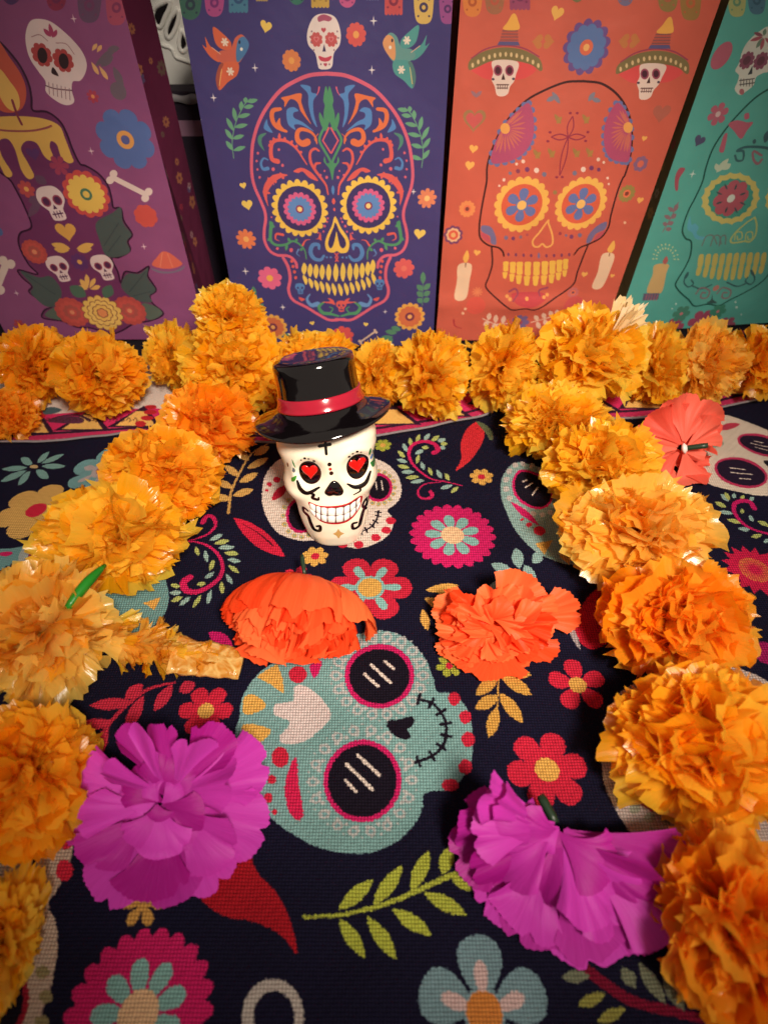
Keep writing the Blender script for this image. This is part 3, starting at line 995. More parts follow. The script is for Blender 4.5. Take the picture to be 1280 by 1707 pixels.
# ------------------------------------------------------------------ paper bags
def make_bag(label, bl, br, tr, tl, yaw, base, draw, depth, side_rgb, seed, crease=None, fade=.08):
    g = ground(*bl)
    ya = math.radians(yaw)
    s = Surface(g, (math.cos(ya), math.sin(ya), 0), (0, 0, 1), (-0.08, 0.26, -0.01, 0.27), 4300, base)
    q = s.uv([bl, br, tr, tl])
    s.bounds_uv = q
    draw(s)
    s.img += (np.array(base, np.float32) / 255 - s.img) * fade
    s.img *= 0.93
    m = printed('bag_paper_%d' % seed, s.to_image('bag_print_%d' % seed), rough=0.45, spec=0.4, bump=0.2, grain=0.06)
    ms = plain('bag_side_%d' % seed, side_rgb, 0.6, 0.18, 30, 0.1)
    root = empty('paper_bag', tuple(g))
    tag(root, label, 'paper bag', 'printed paper bags standing in a row')
    nx, ny = 24, 44
    (ax, _), (bx, _), (cx, cy), (dx, dy) = q
    V, UVs = [], []

    def P(u, v, d):
        return (u * math.cos(ya) - d * math.sin(ya), u * math.sin(ya) + d * math.cos(ya), v)
    for j in range(ny):
        v = j / (ny - 1)
        for i in range(nx):
            t = i / (nx - 1)
            lo, hi = ax + (bx - ax) * t, dx + (cx - dx) * t
            h = 0 + (dy + (cy - dy) * t) * v
            u = lo + (hi - lo) * v
            w = math.sin(math.pi * t) * math.sin(math.pi * min(v * 1.1, 1))
            d = -0.0038 * w + 0.0022 * w * noise.noise((u * 22, h * 14, seed)) + 0.0012 * math.sin(math.pi * t) * (abs(noise.noise((u * 11 + h * 6, h * 9 - u * 5, seed + 3.3))) - .2)
            if crease:
                d += -0.0034 * math.exp(-((h - crease) / 0.005) ** 2) * (0.6 + 0.4 * math.sin(t * 9 + seed))
            V.append(P(u, h + 0.0005, d))
            UVs.append(s.uv01(u, h))
    mesh_obj('front_panel', V, grid_faces(nx, ny), m, root, UVs)
    # side gussets folded inward, the back and the bottom; the gussets carry the same kind of print
    gs = Surface((0, 0, 0), (1, 0, 0), (0, 0, 1), (0, .06, 0, .26), 2600, side_rgb)
    gr = random.Random(seed)
    for k in range(34):
        o = np.array((gr.uniform(.004, .056), gr.uniform(.005, .25))) * gs.ppm
        an = np.linspace(0, 2 * math.pi, 41)[:-1]
        kk = gr.choice((5, 6, 8))
        r_ = gr.uniform(.0022, .0055) * gs.ppm * (.65 + .35 * np.abs(np.sin(an * kk / 2)))
        cc = gr.choice(((206, 150, 80), (180, 60, 70), (90, 110, 150), (200, 176, 160), (110, 120, 80)))
        gs.fill(o + np.stack([r_ * np.cos(an), r_ * np.sin(an)], 1), cc, .55)
        gs.fill(o + .3 * np.stack([r_ * np.cos(an), r_ * np.sin(an)], 1), side_rgb, .8)
    mg = printed('gusset_paper_%d' % seed, gs.to_image('gusset_print_%d' % seed), rough=0.6, spec=0.3, bump=0.12, grain=0.08)
    for (u0, u1, h) , sg in (((ax, dx, dy), 1), ((bx, cx, cy), -1)):
        V, UG = [], []
        for j in range(12):
            v = j / 11
            u = u0 + (u1 - u0) * v
            fold = (0.010 if seed != 4 else 0.002) * min(1, v * 1.6) * sg
            for k, (du, dd) in enumerate(((0, 0.0), (fold * .5, depth * .25), (fold, depth * .5), (fold * .5, depth * .75), (0, depth))):
                V.append(P(u + du, h * v + 0.0005, dd))
                UG.append((k / 4, v))
        mesh_obj('side_panel', V, grid_faces(5, 12), mg, root, UG, smooth=False)
    V = [P(ax, 0.0005, depth), P(bx, 0.0005, depth), P(cx, cy, depth), P(dx, dy, depth)]
    mesh_obj('back_panel', V, [(3, 2, 1, 0)], ms, root, smooth=False)
    mesh_obj('bottom_panel', [P(ax, 0.0004, 0.0002), P(bx, 0.0004, 0.0002), P(bx, 0.0004, depth), P(ax, 0.0004, depth)], [(0, 1, 2, 3)], ms, root, smooth=False)
    return root


def bunting(s, items):
    for (x, y, w, h, c, d, kind) in items:
        if kind == 0:
            s.poly([(x - w / 2, y - h), (x + w / 2, y - h), (x + w / 2, y - w * .4), (x, y), (x - w / 2, y - w * .4)], c)
        else:
            s.poly([(x - w / 2, y - h), (x + w / 2, y - h), (x + w / 2, y), (x - w / 2, y)], c, smooth=False)
            for k in range(5):
                s.pell(x - w / 2 + w * (k + .5) / 5, y, w / 10, w / 9, c)
        s.pell(x, y - h * .42, w * .26, w * .3, d)
        s.pell(x, y - h * .42, w * .12, w * .14, c)
        for sx in (-.32, .32):
            for sy in (.2, .62):
                s.pell(x + w * sx, y - h * sy, w * .06, w * .06, d)


def draw_navy(s):
    N1, N2, N3 = zr(400, 140, .234375), zr(300, 0, .359375), zr(340, 280, .328125)
    s.axis = float(s.tex([(547, 158), (559.5, 398), (567, 510)])[:, 0].mean())
    BG = (66, 56, 108)
    ROS, COR, ORG, BLU, GRN, YL = (226, 100, 122), (230, 96, 88), (234, 118, 70), (88, 138, 196), (82, 152, 104), (246, 202, 84)
    bunting(s, [(318, 35, 32, 60, (58, 104, 86), (44, 60, 70), 0), (358, 30, 28, 56, (176, 78, 134), (120, 50, 110), 0), (398, 20, 32, 50, (74, 128, 150), (50, 84, 120), 1), (437, 2, 20, 20, (190, 160, 80), BG, 1),
                (495, 10, 26, 40, (60, 120, 96), (44, 70, 80), 0), (534, 12, 30, 44, (206, 166, 74), (150, 110, 60), 1), (579, 15, 26, 44, (206, 92, 138), (140, 60, 110), 0), (621, 0, 22, 30, (120, 140, 170), BG, 1),
                (656, 24, 30, 50, (208, 84, 82), (140, 50, 70), 1), (706, 42, 28, 66, (226, 186, 96), (70, 60, 90), 0), (746, 42, 24, 60, (160, 80, 140), (90, 50, 100), 0)])
    # birds
    for z, body, head, wing, fl in ((N2, (214, 104, 80), (78, 128, 172), (226, 106, 70), 0), (N2, (108, 160, 150), (232, 162, 104), (84, 160, 150), 1)):
        def B(*p):
            return z(*p) if not fl else z(*[(1262 - x, y - 8) for x, y in p])
        s.poly(B((155, 130), (200, 160), (238, 200), (235, 235), (195, 232), (165, 200)), wing)
        s.poly(B((118, 175), (140, 215), (175, 245), (200, 275), (180, 292), (140, 265), (105, 212), (125, 225)), wing)
        s.poly(B((190, 240), (235, 232), (258, 180), (290, 165), (318, 205), (300, 260), (268, 300), (205, 300), (170, 270)), body)
        s.poly(B((272, 190), (300, 175), (322, 210), (305, 255), (270, 292), (262, 250)), head)
        s.poly(B((210, 292), (272, 296), (268, 350), (225, 385), (185, 422), (170, 370), (180, 320)), wing)
        s.poly(B((185, 305), (205, 300), (188, 345), (182, 420), (168, 370)), tuple(int(v * .8) for v in body))
        for x, y in ((210, 200), (236, 335)):
            p = B((x, y))[0]
            s.flower(p[0], p[1], 6.5, 6, (246, 226, 200), 0, .6, .1)
        s.stroke(B((150, 225), (190, 255)), 1.2, (244, 190, 150))
        s.stroke(B((185, 400), (196, 325)), 1.2, (250, 196, 110))
        p = B((287, 232))[0]
        s.pell(p[0], p[1], 2.4, 3, (250, 240, 220))
        p = B((278, 200))[0]
        s.pell(p[0], p[1], 1.5, 3, (40, 40, 60))
    # top skull, flowers, hearts, stars
    p = N2((668, 195))[0]
    s.poly(N2((668, 68), (720, 85), (745, 150), (742, 210), (715, 250), (708, 305), (690, 322), (650, 322), (640, 300), (628, 250), (596, 210), (592, 150), (620, 85)), (242, 224, 212))
    s.poly(N2((640, 85), (668, 72), (705, 88), (692, 104), (668, 100), (645, 106)), (176, 86, 110))
    for x in (634, 702):
        q = N2((x, 187))[0]
        s.scallop(q[0], q[1], 10.5, 8, (206, 92, 88), .2)
        s.heart(q[0], q[1], 4.5, (232, 140, 140))
        s.heart(q[0], q[1], 2.8, (206, 80, 80))
    q = N2((667, 145))[0]
    s.heart(q[0], q[1], 4, (200, 80, 90))
    s.poly(N2((670, 208), (678, 242), (662, 242)), (70, 56, 90), smooth=False)
    s.poly(N2((645, 262), (675, 270), (704, 262), (696, 282), (675, 288), (652, 282)), (206, 70, 86))
    q = N2((676, 303))[0]
    s.heart(q[0], q[1], 3, (190, 70, 90))
    for x, y in ((605, 175), (612, 150), (730, 150), (735, 180), (622, 235), (716, 235), (655, 300), (694, 300), (610, 200), (728, 205)):
        q = N2((x, y))[0]
        s.pell(q[0], q[1], 1.3, 1.6, (150, 110, 120))
    for x, y, r, c, n, ce in ((519, 284, 43, (222, 130, 76), 10, (238, 164, 84)), (817, 165, 46, (226, 92, 84), 10, (246, 170, 90))):
        q = N2((x, y))[0]
        s.flower(q[0], q[1], r * .37, n, c, 9, .75, .2)
        s.disc(q[0], q[1], r * .11, ce)
    for z, x, y, r, ro in ((N2, 400, 130, 27, -16), (N1, 28, 725, 25, 12), (N1, 58, 862, 40, 8), (N3, 1094, 338, 30, -8), (N3, 551, 789, 13, 10), (N3, 822, 796, 13, -10)):
        q = z((x, y))[0]
        k = {N1: .234, N2: .359, N3: .328}[z]
        s.heart(q[0], q[1], r * k, (244, 206, 96), ro)
    for z, x, y, r in ((N2, 350, 318, 17), (N2, 158, 457, 17), (N2, 898, 102, 19), (N2, 890, 327, 18), (N1, 1233, 765, 22), (N3, 213, 525, 20), (N3, 402, 707, 17), (N3, 920, 730, 13), (N2, 95, 560, 9)):
        q = z((x, y))[0]
        k = {N1: .234, N2: .359, N3: .328}[z]
        s.star(q[0], q[1], r * k, (242, 232, 226))
    # green leaf branches at both sides
    for fl in (0, 1):
        def B(*p):
            return N2(*p) if not fl else N2(*[(1372 - x, y + 42) for x, y in p])
        s.stroke(B((252, 735), (245, 660), (262, 570), (300, 490), (330, 460)), 1.6, (104, 164, 124))
        for a, b in (((250, 700), (215, 655)), ((250, 700), (308, 680)), ((246, 650), (212, 600)), ((246, 645), (302, 628)), ((252, 610), (218, 548)), ((255, 592), (318, 578)),
                     ((262, 565), (250, 500)), ((270, 545), (330, 530)), ((285, 515), (288, 470)), ((298, 500), (346, 492)), ((305, 480), (308, 452)), ((315, 475), (364, 464))):
            s.leaf(*B(a, b), 7.5, (108, 168, 126))
    # the big skull: outline
    s.stroke(N1((620, -72), (500, -60), (390, -15), (290, 50), (200, 160), (140, 270), (100, 400), (88, 520), (90, 640), (110, 730), (150, 820), (182, 900), (188, 960), (178, 1030), (180, 1110),
                (215, 1180), (270, 1212), (330, 1215), (370, 1230), (400, 1265), (408, 1300)), 5.2, ROS, mirror=True)
    s.stroke(N3((405, 452), (430, 500), (440, 560), (432, 620), (455, 670), (520, 705), (590, 748), (640, 772), (690, 770), (715, 768)), 5, ROS, mirror=True)
    # ornaments, left half mirrored
    D = BG
    s.poly(N1((612, 15), (632, 70), (640, 130), (642, 190), (640, 260), (620, 300), (600, 250), (598, 200), (605, 150), (595, 110)), GRN, mirror=True)
    s.poly(N1((632, 300), (600, 250), (570, 200), (566, 240), (585, 300), (610, 330)), GRN, mirror=True)
    s.stroke(N1((600, 310), (572, 370), (572, 410), (605, 470), (640, 530), (655, 570)), 4, GRN, mirror=True)
    s.poly(N1((606, 510), (620, 555), (655, 560), (660, 675), (640, 600), (618, 570), (598, 540)), GRN, mirror=True)
    s.stroke(N1((634, 310), (592, 398), (648, 484)), 3, (226, 96, 106), smooth=False, mirror=True)
    s.poly(N1((664, 710), (676, 742), (666, 778), (652, 742)), BLU)
    s.poly(N1((668, 800), (682, 824), (670, 846), (656, 824)), COR)
    s.poly(N1((674, 868), (682, 882), (675, 896), (666, 882)), COR)
    s.poly(N1((432, 10), (500, 18), (512, 60), (552, 75), (525, 120), (528, 210), (552, 305), (515, 250), (490, 150), (485, 70)), BLU, mirror=True)
    s.stroke(N1((566, 25), (560, 55), (548, 80)), 3, ROS, 1, mirror=True)
    s.poly(N1((296, 100), (350, 85), (438, 68), (440, 130), (470, 210), (510, 285), (440, 200), (410, 130), (360, 110), (322, 165), (318, 125)), ORG, mirror=True)
    s.stroke(N1((292, 178), (240, 190), (232, 240), (262, 300), (335, 335)), 5, ORG, 4, mirror=True, bulge=3)
    s.poly(N1((262, 285), (288, 240), (296, 290), (335, 340), (280, 325)), ORG, mirror=True)
    s.poly(N1((400, 325), (350, 290), (335, 230), (340, 180), (385, 165), (420, 190), (385, 205), (390, 240), (450, 270), (530, 335), (440, 290), (390, 290)), BLU, mirror=True)
    s.poly(N1((195, 250), (205, 290), (238, 345), (175, 315)), BLU, mirror=True)
    s.stroke(N1((188, 350), (150, 375), (148, 420), (178, 470)), 2, (82, 140, 116), 1, mirror=True, bulge=5)
    s.stroke(N1((485, 408), (450, 420), (415, 395), (412, 345), (440, 320), (500, 335), (540, 375), (550, 420)), 11, ORG, 2, mirror=True)
    s.stroke(N1((550, 410), (535, 385), (560, 350)), 2.5, ORG, 1, mirror=True)
    # thorny coral arcs
    arc = [(275, 545), (235, 530), (225, 470), (240, 410), (290, 395), (350, 410), (410, 460), (450, 520), (480, 565)]
    s.stroke(N1(*arc), 8, COR, 2, mirror=True)
    for a, b in (((222, 450), (212, 420)), ((225, 425), (222, 395)), ((250, 405), (242, 375)), ((285, 398), (285, 345)), ((325, 405), (322, 372)), ((365, 425), (378, 395)), ((400, 455), (412, 425)), ((430, 490), (445, 470)), ((235, 500), (215, 505))):
        s.leaf(*N1(a, b), 5, COR, mirror=True)
    s.stroke(N1((565, 470), (535, 455), (505, 480), (505, 540), (535, 600), (580, 660), (615, 710), (630, 775)), 3, COR, 2.5, mirror=True, bulge=2)
    s.stroke(N1((575, 555), (545, 560), (535, 590), (545, 625)), 2.5, COR, 2, mirror=True, bulge=2)
    s.poly(N1((385, 612), (440, 588), (510, 620), (560, 680), (500, 660), (450, 615), (420, 625)), COR, mirror=True)
    s.stroke(N1((340, 640), (290, 645), (240, 670), (200, 720), (185, 780), (205, 860)), 2, COR, 1, mirror=True, bulge=9)
    for a, b in (((300, 645), (290, 620)), ((250, 665), (235, 640)), ((215, 700), (205, 655)), ((185, 760), (165, 760)), ((195, 765), (222, 770)), ((255, 672), (262, 700)), ((305, 650), (320, 668))):
        s.leaf(*N1(a, b), 4.5, COR, mirror=True)
    s.stroke(N1((205, 595), (170, 600), (155, 560), (175, 525), (205, 535)), 6, BLU, 2, mirror=True)
    for x, y, r in ((133, 490, 9), (124, 545, 8), (130, 605, 8), (145, 660, 9), (282, 462, 9), (308, 572, 10), (242, 600, 12), (576, 640, 9), (620, 655, 10), (605, 610, 7), (230, 940, 6), (628, 945, 7), (622, 970, 7), (605, 1000, 9), (597, 1040, 7), (560, 1050, 6), (270, 1165, 10), (368, 1175, 13), (246, 705, 5)):
        q = N1((x, y))[0]
        s.pell(q[0], q[1], r * .234, r * .27, (226, 100, 116), mirror=True)
    # eyes
    q = N1((430, 880))[0]
    q2 = N1((914, 858))[0]
    for q in (q, q2):
        s.scallop(q[0], q[1], 47, 22, YL, .13)
        s.disc(q[0], q[1], 36.5, (62, 52, 100))
        s.scallop(q[0], q[1], 27.5, 16, (222, 98, 140), .14)
        s.scallop(q[0], q[1], 20.5, 16, (96, 140, 196), .18)
        s.disc(q[0], q[1], 6.5, (140, 40, 80))
        s.disc(q[0], q[1], 4.2, (250, 216, 130))
    # nose
    s.poly(N1((680, 930), (720, 1010), (765, 1075), (780, 1130), (765, 1185), (720, 1195), (692, 1180), (665, 1192), (622, 1180), (608, 1125), (625, 1060), (655, 1000)), YL)
    s.poly(N1((682, 975), (712, 1040), (748, 1095), (755, 1135), (735, 1160), (712, 1140), (700, 1090), (688, 1040), (678, 1090), (664, 1140), (645, 1160), (630, 1130), (640, 1080), (668, 1010)), (62, 52, 100))
    # cheeks
    s.stroke(N1((230, 985), (222, 1050), (225, 1110), (265, 1140), (330, 1135), (380, 1110), (430, 1135), (465, 1180), (475, 1240)), 6, GRN, 2, mirror=True)
    for a, b in (((222, 1000), (255, 1010)), ((225, 1090), (200, 1110)), ((340, 1130), (330, 1180)), ((360, 1115), (345, 1085)), ((400, 1115), (410, 1090)), ((450, 1160), (430, 1180)), ((225, 1010), (220, 965))):
        s.leaf(*N1(a, b), 5, GRN, mirror=True)
    s.stroke(N1((310, 1065), (265, 1060), (258, 1095), (285, 1110)), 5, COR, 1, mirror=True)
    s.poly(N1((540, 1095), (560, 1085), (575, 1045), (582, 1105), (565, 1095)), COR, mirror=True)
    s.stroke(N1((450, 1140), (470, 1105), (500, 1098)), 3.5, COR, 1, mirror=True)
    s.stroke(N1((565, 1165), (560, 1135), (520, 1140), (505, 1190), (530, 1235), (575, 1245), (600, 1215)), 4, BLU, 4, mirror=True, bulge=3)
    s.stroke(N1((420, 1170), (408, 1200), (430, 1220)), 3, (96, 140, 196), 1, mirror=True)
    for x in (620, 648):
        q = N1((x, 1226))[0]
        s.pell(q[0], q[1], 1.8, 1.8, BLU, mirror=True)
    s.stroke(N1((700, 1195), (680, 1225), (700, 1255)), 2.2, COR, smooth=False, mirror=True)
    # teeth
    top = [(510, 478, 540), (540, 482, 552), (570, 484, 560), (601, 486, 566), (634, 484, 572), (670, 480, 576), (706, 476, 576), (741, 478, 572), (773, 478, 566), (803, 476, 558), (832, 470, 545), (857, 460, 532)]
    for x, y0, y1 in top:
        s.poly(N3((x, y0), (x + 15, (y0 + y1) / 2 - 6), (x + 2, y1), (x - 13, (y0 + y1) / 2 + 4)), (248, 210, 92))
    bot = [(516, 540, 592), (545, 556, 610), (574, 566, 624), (602, 572, 634), (632, 578, 642), (662, 582, 648), (694, 584, 650), (725, 580, 646), (754, 576, 638), (782, 568, 628), (810, 560, 620), (836, 548, 606), (862, 528, 588)]
    for x, y0, y1 in bot:
        s.poly(N3((x - 8, y0), (x + 12, (y0 + y1) / 2), (x + 4, y1), (x - 12, (y0 + y1) / 2 - 8)), (248, 210, 92))
    for x, y, c, r in ((490, 610, BLU, 9.2), (698, 700, COR, 9.6), (892, 588, BLU, 9.2)):
        q = N3((x, y))[0]
        s.mini_skull(q[0], q[1], r, c, BG)
    for x, y, r in ((448, 470, 8), (455, 497, 8), (462, 525, 8), (468, 555, 8)):
        q = N3((x, y))[0]
        s.pell(q[0], q[1], r * .33, r * .36, COR, mirror=True)
    s.stroke(N3((580, 690), (545, 695), (525, 665), (540, 640)), 9, (108, 152, 206), 2, mirror=True)
    s.stroke(N3((685, 752), (640, 740), (605, 735), (585, 705), (612, 680)), 3, GRN, 3, mirror=True, bulge=3)
    s.stroke(N3((640, 740), (655, 715), (640, 705)), 2.5, GRN, 2, mirror=True)
    s.poly(N3((630, 660), (655, 668), (668, 695), (645, 688), (600, 680), (640, 676)), COR, mirror=True)
    s.poly(N3((482, 655), (515, 665), (495, 675)), COR, mirror=True)
    # side flowers
    for z, x, y, r, n, c, ce in ((N3, 217, 362, 52, 9, (234, 126, 78), (248, 180, 96)), (N3, 1132, 156, 50, 9, (232, 134, 92), (250, 200, 120)), (N3, 337, 558, 62, 8, (232, 104, 140), (246, 176, 80)),
                                 (N3, 1015, 510, 54, 8, (226, 96, 92), (236, 120, 100)), (N3, 707, 852, 55, 8, (222, 84, 78), (232, 104, 90))):
        q = z((x, y))[0]
        s.flower(q[0], q[1], r * .328, n, c, 8, .8 if n < 9 else .62, .2)
        s.disc(q[0], q[1], r * .09, ce)
    for x, y, r in ((352, 810, 74), (1045, 757, 78)):
        q = N3((x, y))[0]
        s.scallop(q[0], q[1], r * .328, 14, (236, 170, 74), .16)
        s.scallop(q[0], q[1], r * .25, 12, (214, 112, 66), .12)
        s.disc(q[0], q[1], r * .1, (120, 50, 70))
        s.disc(q[0], q[1], r * .05, (240, 170, 90))
    for q in (((258, 660), (252, 600)), ((255, 700), (228, 670)), ((262, 690), (296, 660)), ((270, 730), (235, 710)), ((275, 720), (305, 690)), ((280, 760), (250, 740)), ((1112, 590), (1112, 528)), ((1112, 625), (1080, 595)), ((1114, 620), (1150, 590)),
              ((1112, 655), (1080, 630)), ((1114, 650), (1148, 630)), ((1110, 685), (1082, 665)), ((1112, 682), (1145, 665)), ((960, 860), (890, 870)), ((980, 840), (920, 830)), ((1000, 825), (950, 810)), ((960, 870), (930, 890)), ((400, 860), (440, 850))):
        s.leaf(*N3(*q), 9, (88, 140, 104))
    s.stroke(N3((262, 760), (256, 660)), 1.4, (88, 140, 104))
    s.stroke(N3((1108, 700), (1112, 580)), 1.4, (88, 140, 104))
    s.bone(*N3((540, 845), (625, 885)), 3.2, (222, 188, 160))
    s.bone(*N3((795, 885), (870, 832)), 3.2, (222, 188, 160))


def draw_orange(s):
    O1, O2 = zr(710, 0, .3828), zr(710, 270, .3828)
    BG = (222, 98, 72)
    bunting(s, [(787, 30, 28, 60, (226, 136, 66), (180, 90, 50), 0), (824, 26, 28, 56, (160, 110, 78), (190, 90, 70), 0), (866, 15, 34, 50, (150, 70, 110), (110, 50, 90), 1), (961, 6, 20, 30, (110, 120, 80), BG, 0),
                (1041, 12, 24, 40, (104, 112, 150), (160, 90, 90), 0), (1112, 22, 30, 60, (140, 128, 70), (180, 100, 70), 0), (1150, 36, 30, 70, (150, 124, 64), (190, 100, 60), 0)])
    q = O1((695, 210))[0]
    s.scallop(q[0], q[1], 39, 13, (98, 78, 150), .16)
    s.scallop(q[0], q[1], 32, 11, (76, 124, 188), .12)
    s.disc(q[0], q[1], 11, (226, 110, 80))
    s.disc(q[0], q[1], 5, (246, 190, 110))
    q = O1((568, 65))[0]
    s.heart(q[0], q[1], 11, (240, 190, 92), -14)
    for x, y, k in ((508, 185, 26), (882, 182, 26)):
        for d in (-1, 1):
            q = O1((x + d * k, y))[0]
            s.heart(q[0], q[1], 10, (196, 126, 70), 90 * d)
    # skulls in wide hats
    for z, cx, cy, sh in ((O1, 335, 330, 0.03), (O1, 968, 345, .2)):
        def B(*p):
            return z(*[(cx + x - sh * y, cy + y) for x, y in p])
        s.poly(B((-140, -30), (-60, -70), (60, -70), (140, -30), (100, 10), (40, 20), (-60, 20), (-110, 0)), (226, 80, 82))
        s.poly(B((-150, -22), (-145, -65), (-80, -105), (0, -120), (80, -110), (150, -75), (168, -35), (160, -18), (120, -45), (60, -60), (0, -64), (-60, -58), (-110, -35)), (118, 116, 74))
        for k in range(13):
            t = -1 + 2 * k / 12
            q = B((t * 142 + 8, -90 + 48 * t * t))[0]
            s.pell(q[0], q[1], 2.2, 4, (226, 206, 150))
        s.stroke(B((-140, -72), (-80, -112), (0, -128), (85, -116), (152, -80)), 2, (150, 60, 90))
        s.poly(B((-30, -130), (68, -128), (60, -145), (-22, -146)), (80, 86, 140), smooth=False)
        s.poly(B((-22, -146), (60, -145), (56, -200), (-6, -200)), (186, 86, 72), smooth=False)
        for k in range(4):
            s.stroke(B((-18 + 3 * k, -152 - 13 * k), (60 - k, -152 - 13 * k)), 1.2, (110, 80, 90))
        s.poly(B((-6, -198), (62, -198), (56, -240), (44, -265), (30, -262), (12, -230)), (244, 186, 82))
        s.poly(B((-46, -62), (60, -58), (54, 0), (46, 28), (30, 50), (22, 80), (0, 92), (-26, 86), (-36, 50), (-50, 20), (-44, -10)), (240, 226, 214))
        for ex in (-24, 26):
            q = B((ex, -20))[0]
            s.pell(q[0], q[1], 7, 9, (150, 70, 100))
            s.pell(q[0], q[1], 4.5, 6, (60, 30, 50))
        s.poly(B((0, -8), (8, 20), (-8, 20)), (50, 36, 40), smooth=False)
        s.stroke(B((-28, 42), (24, 42)), 1.5, (80, 60, 60))
        s.stroke(B((-26, 56), (20, 56)), 1.2, (80, 60, 60))
        for k in range(5):
            s.stroke(B((-22 + 10 * k, 42), (-22 + 10 * k, 60)), 1, (80, 60, 60))
        for a, b in ((-44, 18), (44, 16)):
            q = B((a, b))[0]
            s.pell(q[0], q[1], 2.4, 2, (60, 60, 80))
    # outline of the big skull
    s.stroke(O1((680, 354), (600, 360), (500, 400), (420, 450), (340, 540), (290, 640), (265, 720), (262, 784)) + O2((255, 120), (240, 200), (230, 280), (235, 330), (270, 360), (310, 368), (330, 385), (336, 405)), 3, (44, 22, 26))
    s.stroke(O1((680, 354), (760, 365), (830, 415), (875, 490), (892, 580), (885, 680), (862, 760)) + O2((852, 70), (828, 130), (800, 230), (790, 280), (760, 325), (710, 352), (665, 370), (640, 400)), 3, (44, 22, 26))
    s.stroke(O2((283, 370), (286, 440), (270, 500), (258, 540), (290, 578), (350, 625), (375, 637), (428, 630), (470, 636), (520, 610), (590, 570), (640, 530), (655, 480), (680, 410), (700, 360)), 2.6, (54, 26, 30))
    # purple half flowers
    for cx, cy, ry, fl in ((270, 640, 0, 0), (890, 640, 0, 1)):
        if not fl:
            P = O1((445, 450), (465, 520), (462, 590), (440, 640), (400, 680), (340, 705), (282, 705), (300, 620), (345, 535), (400, 480))
            c0 = O1((342, 560))[0]
        else:
            P = O1((822, 450), (780, 520), (768, 590), (775, 650), (800, 690), (850, 705), (880, 695), (890, 600), (882, 530), (855, 470))
            c0 = O1((875, 556))[0]
        E = crom(P, True)[::3]
        for e in E[:22]:
            s.pell(e[0], e[1], 5, 5, (96, 116, 176))
        s.poly(P, (178, 76, 118))
        for e in E[:22]:
            d = np.array(c0) - e
            s.leaf(np.array(c0) - d * .18, np.array(c0) - d * .72, 3.2, (206, 110, 100))
        s.pell(c0[0], c0[1], 8, 9, (244, 176, 92))
    # cross
    CP = (140, 44, 74)
    for a, b, w in (((612, 592), (632, 505), 26), ((612, 592), (575, 755), 22), ((612, 592), (540, 592), 24), ((612, 592), (686, 592), 24)):
        P = []
        a, b = np.array(a, float), np.array(b, float)
        d = b - a
        n = np.array([-d[1], d[0]]) / np.hypot(*d)
        for t in np.linspace(0, 1, 9):
            P.append(tuple(a + d * t + n * w / 2 * math.sin(math.pi * t)))
        for t in np.linspace(1, 0, 9)[1:]:
            P.append(tuple(a + d * t - n * w / 2 * math.sin(math.pi * t)))
        s.stroke(O1(*P), 1.8, CP)
    for x, y in ((622, 490), (652, 490), (534, 572), (524, 610), (698, 572), (688, 610), (562, 764), (586, 764)):
        q = O1((x, y))[0]
        s.pell(q[0], q[1], 2.6, 2, CP)
    for x, y in ((570, 515), (690, 515), (540, 660), (648, 660), (478, 665), (706, 660)):
        q = O1((x, y))[0]
        s.leaf((q[0] - 6, q[1] - 8), (q[0] + 4, q[1] + 8), 7, (160, 130, 72))
        s.leaf((q[0] + 6, q[1] - 4), (q[0] - 3, q[1] + 8), 6, (170, 136, 72))
    for q in (((520, 440), (560, 420)), ((545, 400), (578, 450)), ((700, 440), (730, 400)), ((715, 430), (756, 440))):
        s.leaf(*O1(*q), 8, (120, 130, 150))
    # hearts and flowers at the sides
    q = O1((208, 530))[0]
    s.heart(q[0], q[1], 19, (160, 128, 84))
    s.heart(q[0], q[1], 14, (206, 92, 92))
    q = O1((218, 412))[0]
    s.leaf((q[0] - 9, q[1] - 5), (q[0] + 2, q[1] + 6), 6, (150, 116, 130))
    s.leaf((q[0] + 9, q[1] - 5), (q[0] - 2, q[1] + 6), 6, (150, 116, 130))
    for x, y, r, z in ((205, 652, 19, O1), (190, 722, 19, O1), (946, 606, 12, O1), (220, 395, 15, O2), (928, 170, 15, O2), (686, 490, 14, O2), (808, 498, 10, O2), (188, 20, 20, O2)):
        q = z((x, y))[0]
        s.heart(q[0], q[1], r * .383, (246, 190, 96), -6)
    q = O1((1020, 500))[0]
    s.heart(q[0], q[1], 15, (178, 100, 84))
    for x, y, r, n, c, c2, z in ((178, 205, 36, 12, (238, 150, 90), (120, 60, 60), O2), (870, 138, 37, 12, (150, 142, 76), (120, 60, 50), O2), (930, 715, 32, 7, (130, 100, 140), (220, 110, 90), O1), (637, 568, 25, 9, (200, 110, 110), (110, 70, 90), O2)):
        q = z((x, y))[0]
        s.scallop(q[0], q[1], r * .383, n, c, .16)
        s.disc(q[0], q[1], r * .17, (236, 120, 84) if c2[0] < 130 else c2)
        s.disc(q[0], q[1], r * .09, c2)
    q = O2((118, 320))[0]
    s.scallop(q[0], q[1], 16, 9, (110, 64, 110), .16)
    s.scallop(q[0], q[1], 12, 9, (240, 196, 150), .14)
    s.disc(q[0], q[1], 8, (226, 96, 76))
    s.disc(q[0], q[1], 4, (240, 190, 120))
